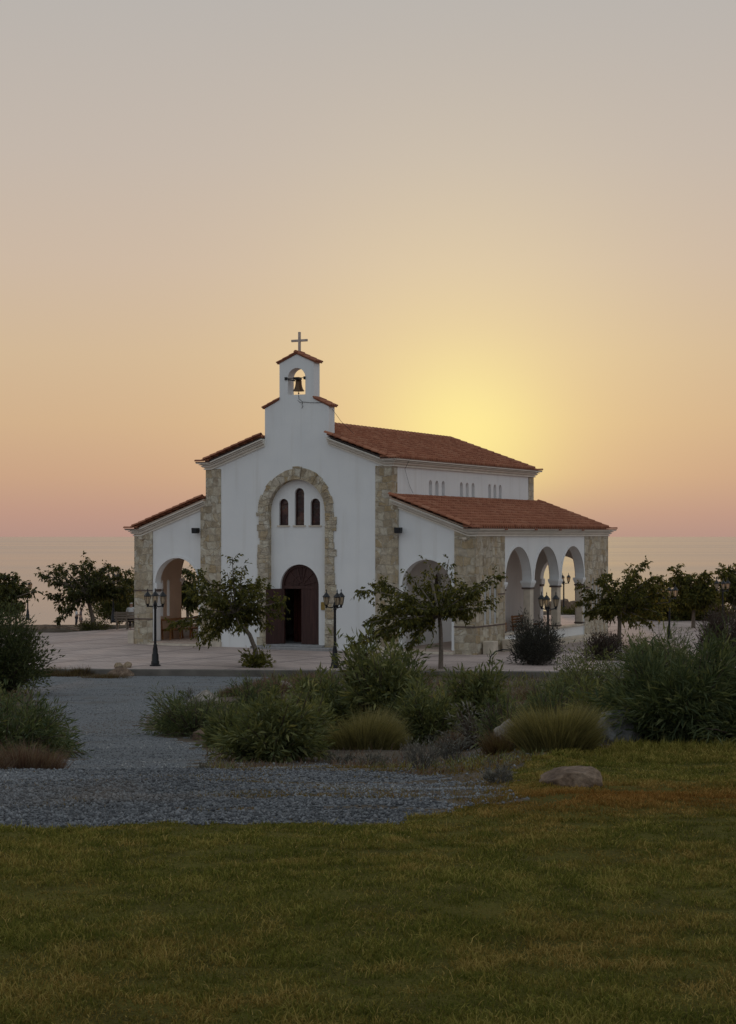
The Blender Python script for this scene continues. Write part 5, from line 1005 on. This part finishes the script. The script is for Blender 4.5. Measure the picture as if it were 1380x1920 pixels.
def undergrowth():
    n = 70000; px = RNG.uniform(-150, 1560, n); Y = 17+(61.3-17)*RNG.random(n)**1.3; X = (px-CX)/F*Y; py = HY+(EYE-ground_z(X, Y))/Y*F
    k = ~in_poly(GRAV, X, Y) & ~in_poly(LAWN, X, Y) & (RNG.random(n) < np.clip((fbm(X*.6, Y*.6, 91)-.36)*4, np.where(Y < 24, .4, .08), 1)) & ((px > 380) | (py < 1275) | (px < 120)); X, Y = X[k], Y[k]; n = len(X); far = np.clip((Y-22)/30, 0, 1)
    D = np.stack([RNG.normal(0, .45, n), RNG.normal(0, .45, n), np.ones(n)], -1); c = np.clip(fbm(X*.5, Y*.5, 97)*2.4-.7+RNG.normal(0, .2, n), 0, 1)
    for nm, mk, mt in (('undergrowth', c < .45, LF_bush), ('dry_undergrowth', (c >= .45) & (c < .75), LF_rust), ('reddish_undergrowth', c >= .75, LF_red)):
        m_ = mk; blades_mesh(nm, np.stack([X, Y, ground_z(X, Y)-.01], -1)[m_], D[m_], ((.05+.12*RNG.random(n)**1.5)*(1+1.6*far))[m_], ((.006+.006*RNG.random(n))*(1+far*1.3))[m_], mt, None, RNG.random(n)[m_], .6)['kind'] = 'stuff'
undergrowth()
def gravel():
    m, nt, b = nmat('loose_stones'); c = cramp(nt, attr(nt, 'rnd'), [(0, (.055, .057, .062)), (.4, (.142, .146, .155)), (.8, (.232, .238, .248)), (.95, (.25, .255, .26)), (1, (.42, .41, .39))]); c = mixc(nt, attr(nt, 'soil'), c, mixc(nt, .5, c, (.22, .16, .11))); nt.links.new(c, b.inputs['Base Color']); b.inputs['Roughness'].default_value = .8
    n = 300000; Y = 10.0+(61-10.0)*RNG.random(n)**2.1; X = (RNG.random(n)*2-1)*.25*(Y+1)-.02*Y; X = np.where(RNG.random(n) < .12, X*1.8, X)
    k = (RNG.random(n) < np.clip(1.25-(fbm(X*.9, Y*.7, 19)-.45)*4*np.clip((Y-20)/14, 0.25, 1), .25, 1)) & in_poly(GRAV, X+(fbm(X*3, Y*3, 21)-.47)*.6, Y+(fbm(X*3, Y*3, 31)-.47)*.6) | ((RNG.random(n) < .22) & (Y < 24) & ~in_poly(LAWN, X, Y)); k &= ~((fbm(X*1.1, Y*2.2, 77) > .59-.16*np.clip((CX+F*X/Y-500)/420, 0, 1)) & (Y < 21) & (CX+F*X/Y > 430) & (RNG.random(n) < .82)); X, Y = X[k], Y[k]; n = len(X); s = (.0045+.0105*RNG.random(n)**2.6)*np.where(Y < 18.8, 1.3, 1.15)
    base = np.array([[1, 0, 0], [-1, 0, 0], [0, 1, 0], [0, -1, 0], [0, 0, .8], [0, 0, -.6]], float); fo = np.array([[0, 2, 4], [2, 1, 4], [1, 3, 4], [3, 0, 4], [2, 0, 5], [1, 2, 5], [3, 1, 5], [0, 3, 5]])
    a = RNG.random(n)*6.283; ca, sa = np.cos(a), np.sin(a); B = base[None]*(1+RNG.normal(0, .25, (n, 6, 3)))+RNG.normal(0, .18, (n, 6, 3)); x = B[..., 0]*ca[:, None]-B[..., 1]*sa[:, None]; y = B[..., 0]*sa[:, None]+B[..., 1]*ca[:, None]
    V = np.stack([x*s[:, None]+X[:, None], y*s[:, None]+Y[:, None], B[..., 2]*s[:, None]+(ground_z(X, Y)+s*.3)[:, None]], -1).reshape(-1, 3); Fq = (fo[None]+(np.arange(n)*6)[:, None, None]).reshape(-1, 3)
    npmesh('gravel', V, Fq, m, None, attrs={'rnd': np.repeat(np.clip(RNG.random(n)*.85+(fbm(X*.55, Y*.4, 15)-.42)*.7+np.where(Y > 19.2, .10, -.10), 0, 1), 6), 'soil': np.repeat(np.clip((fbm(X*.35+3, Y*.22, 17)-.53)*5+np.exp(-((Y-37)/4)**2-((X+5)/3)**2)*.8, 0, .9), 6)})['kind'] = 'stuff'
gravel()
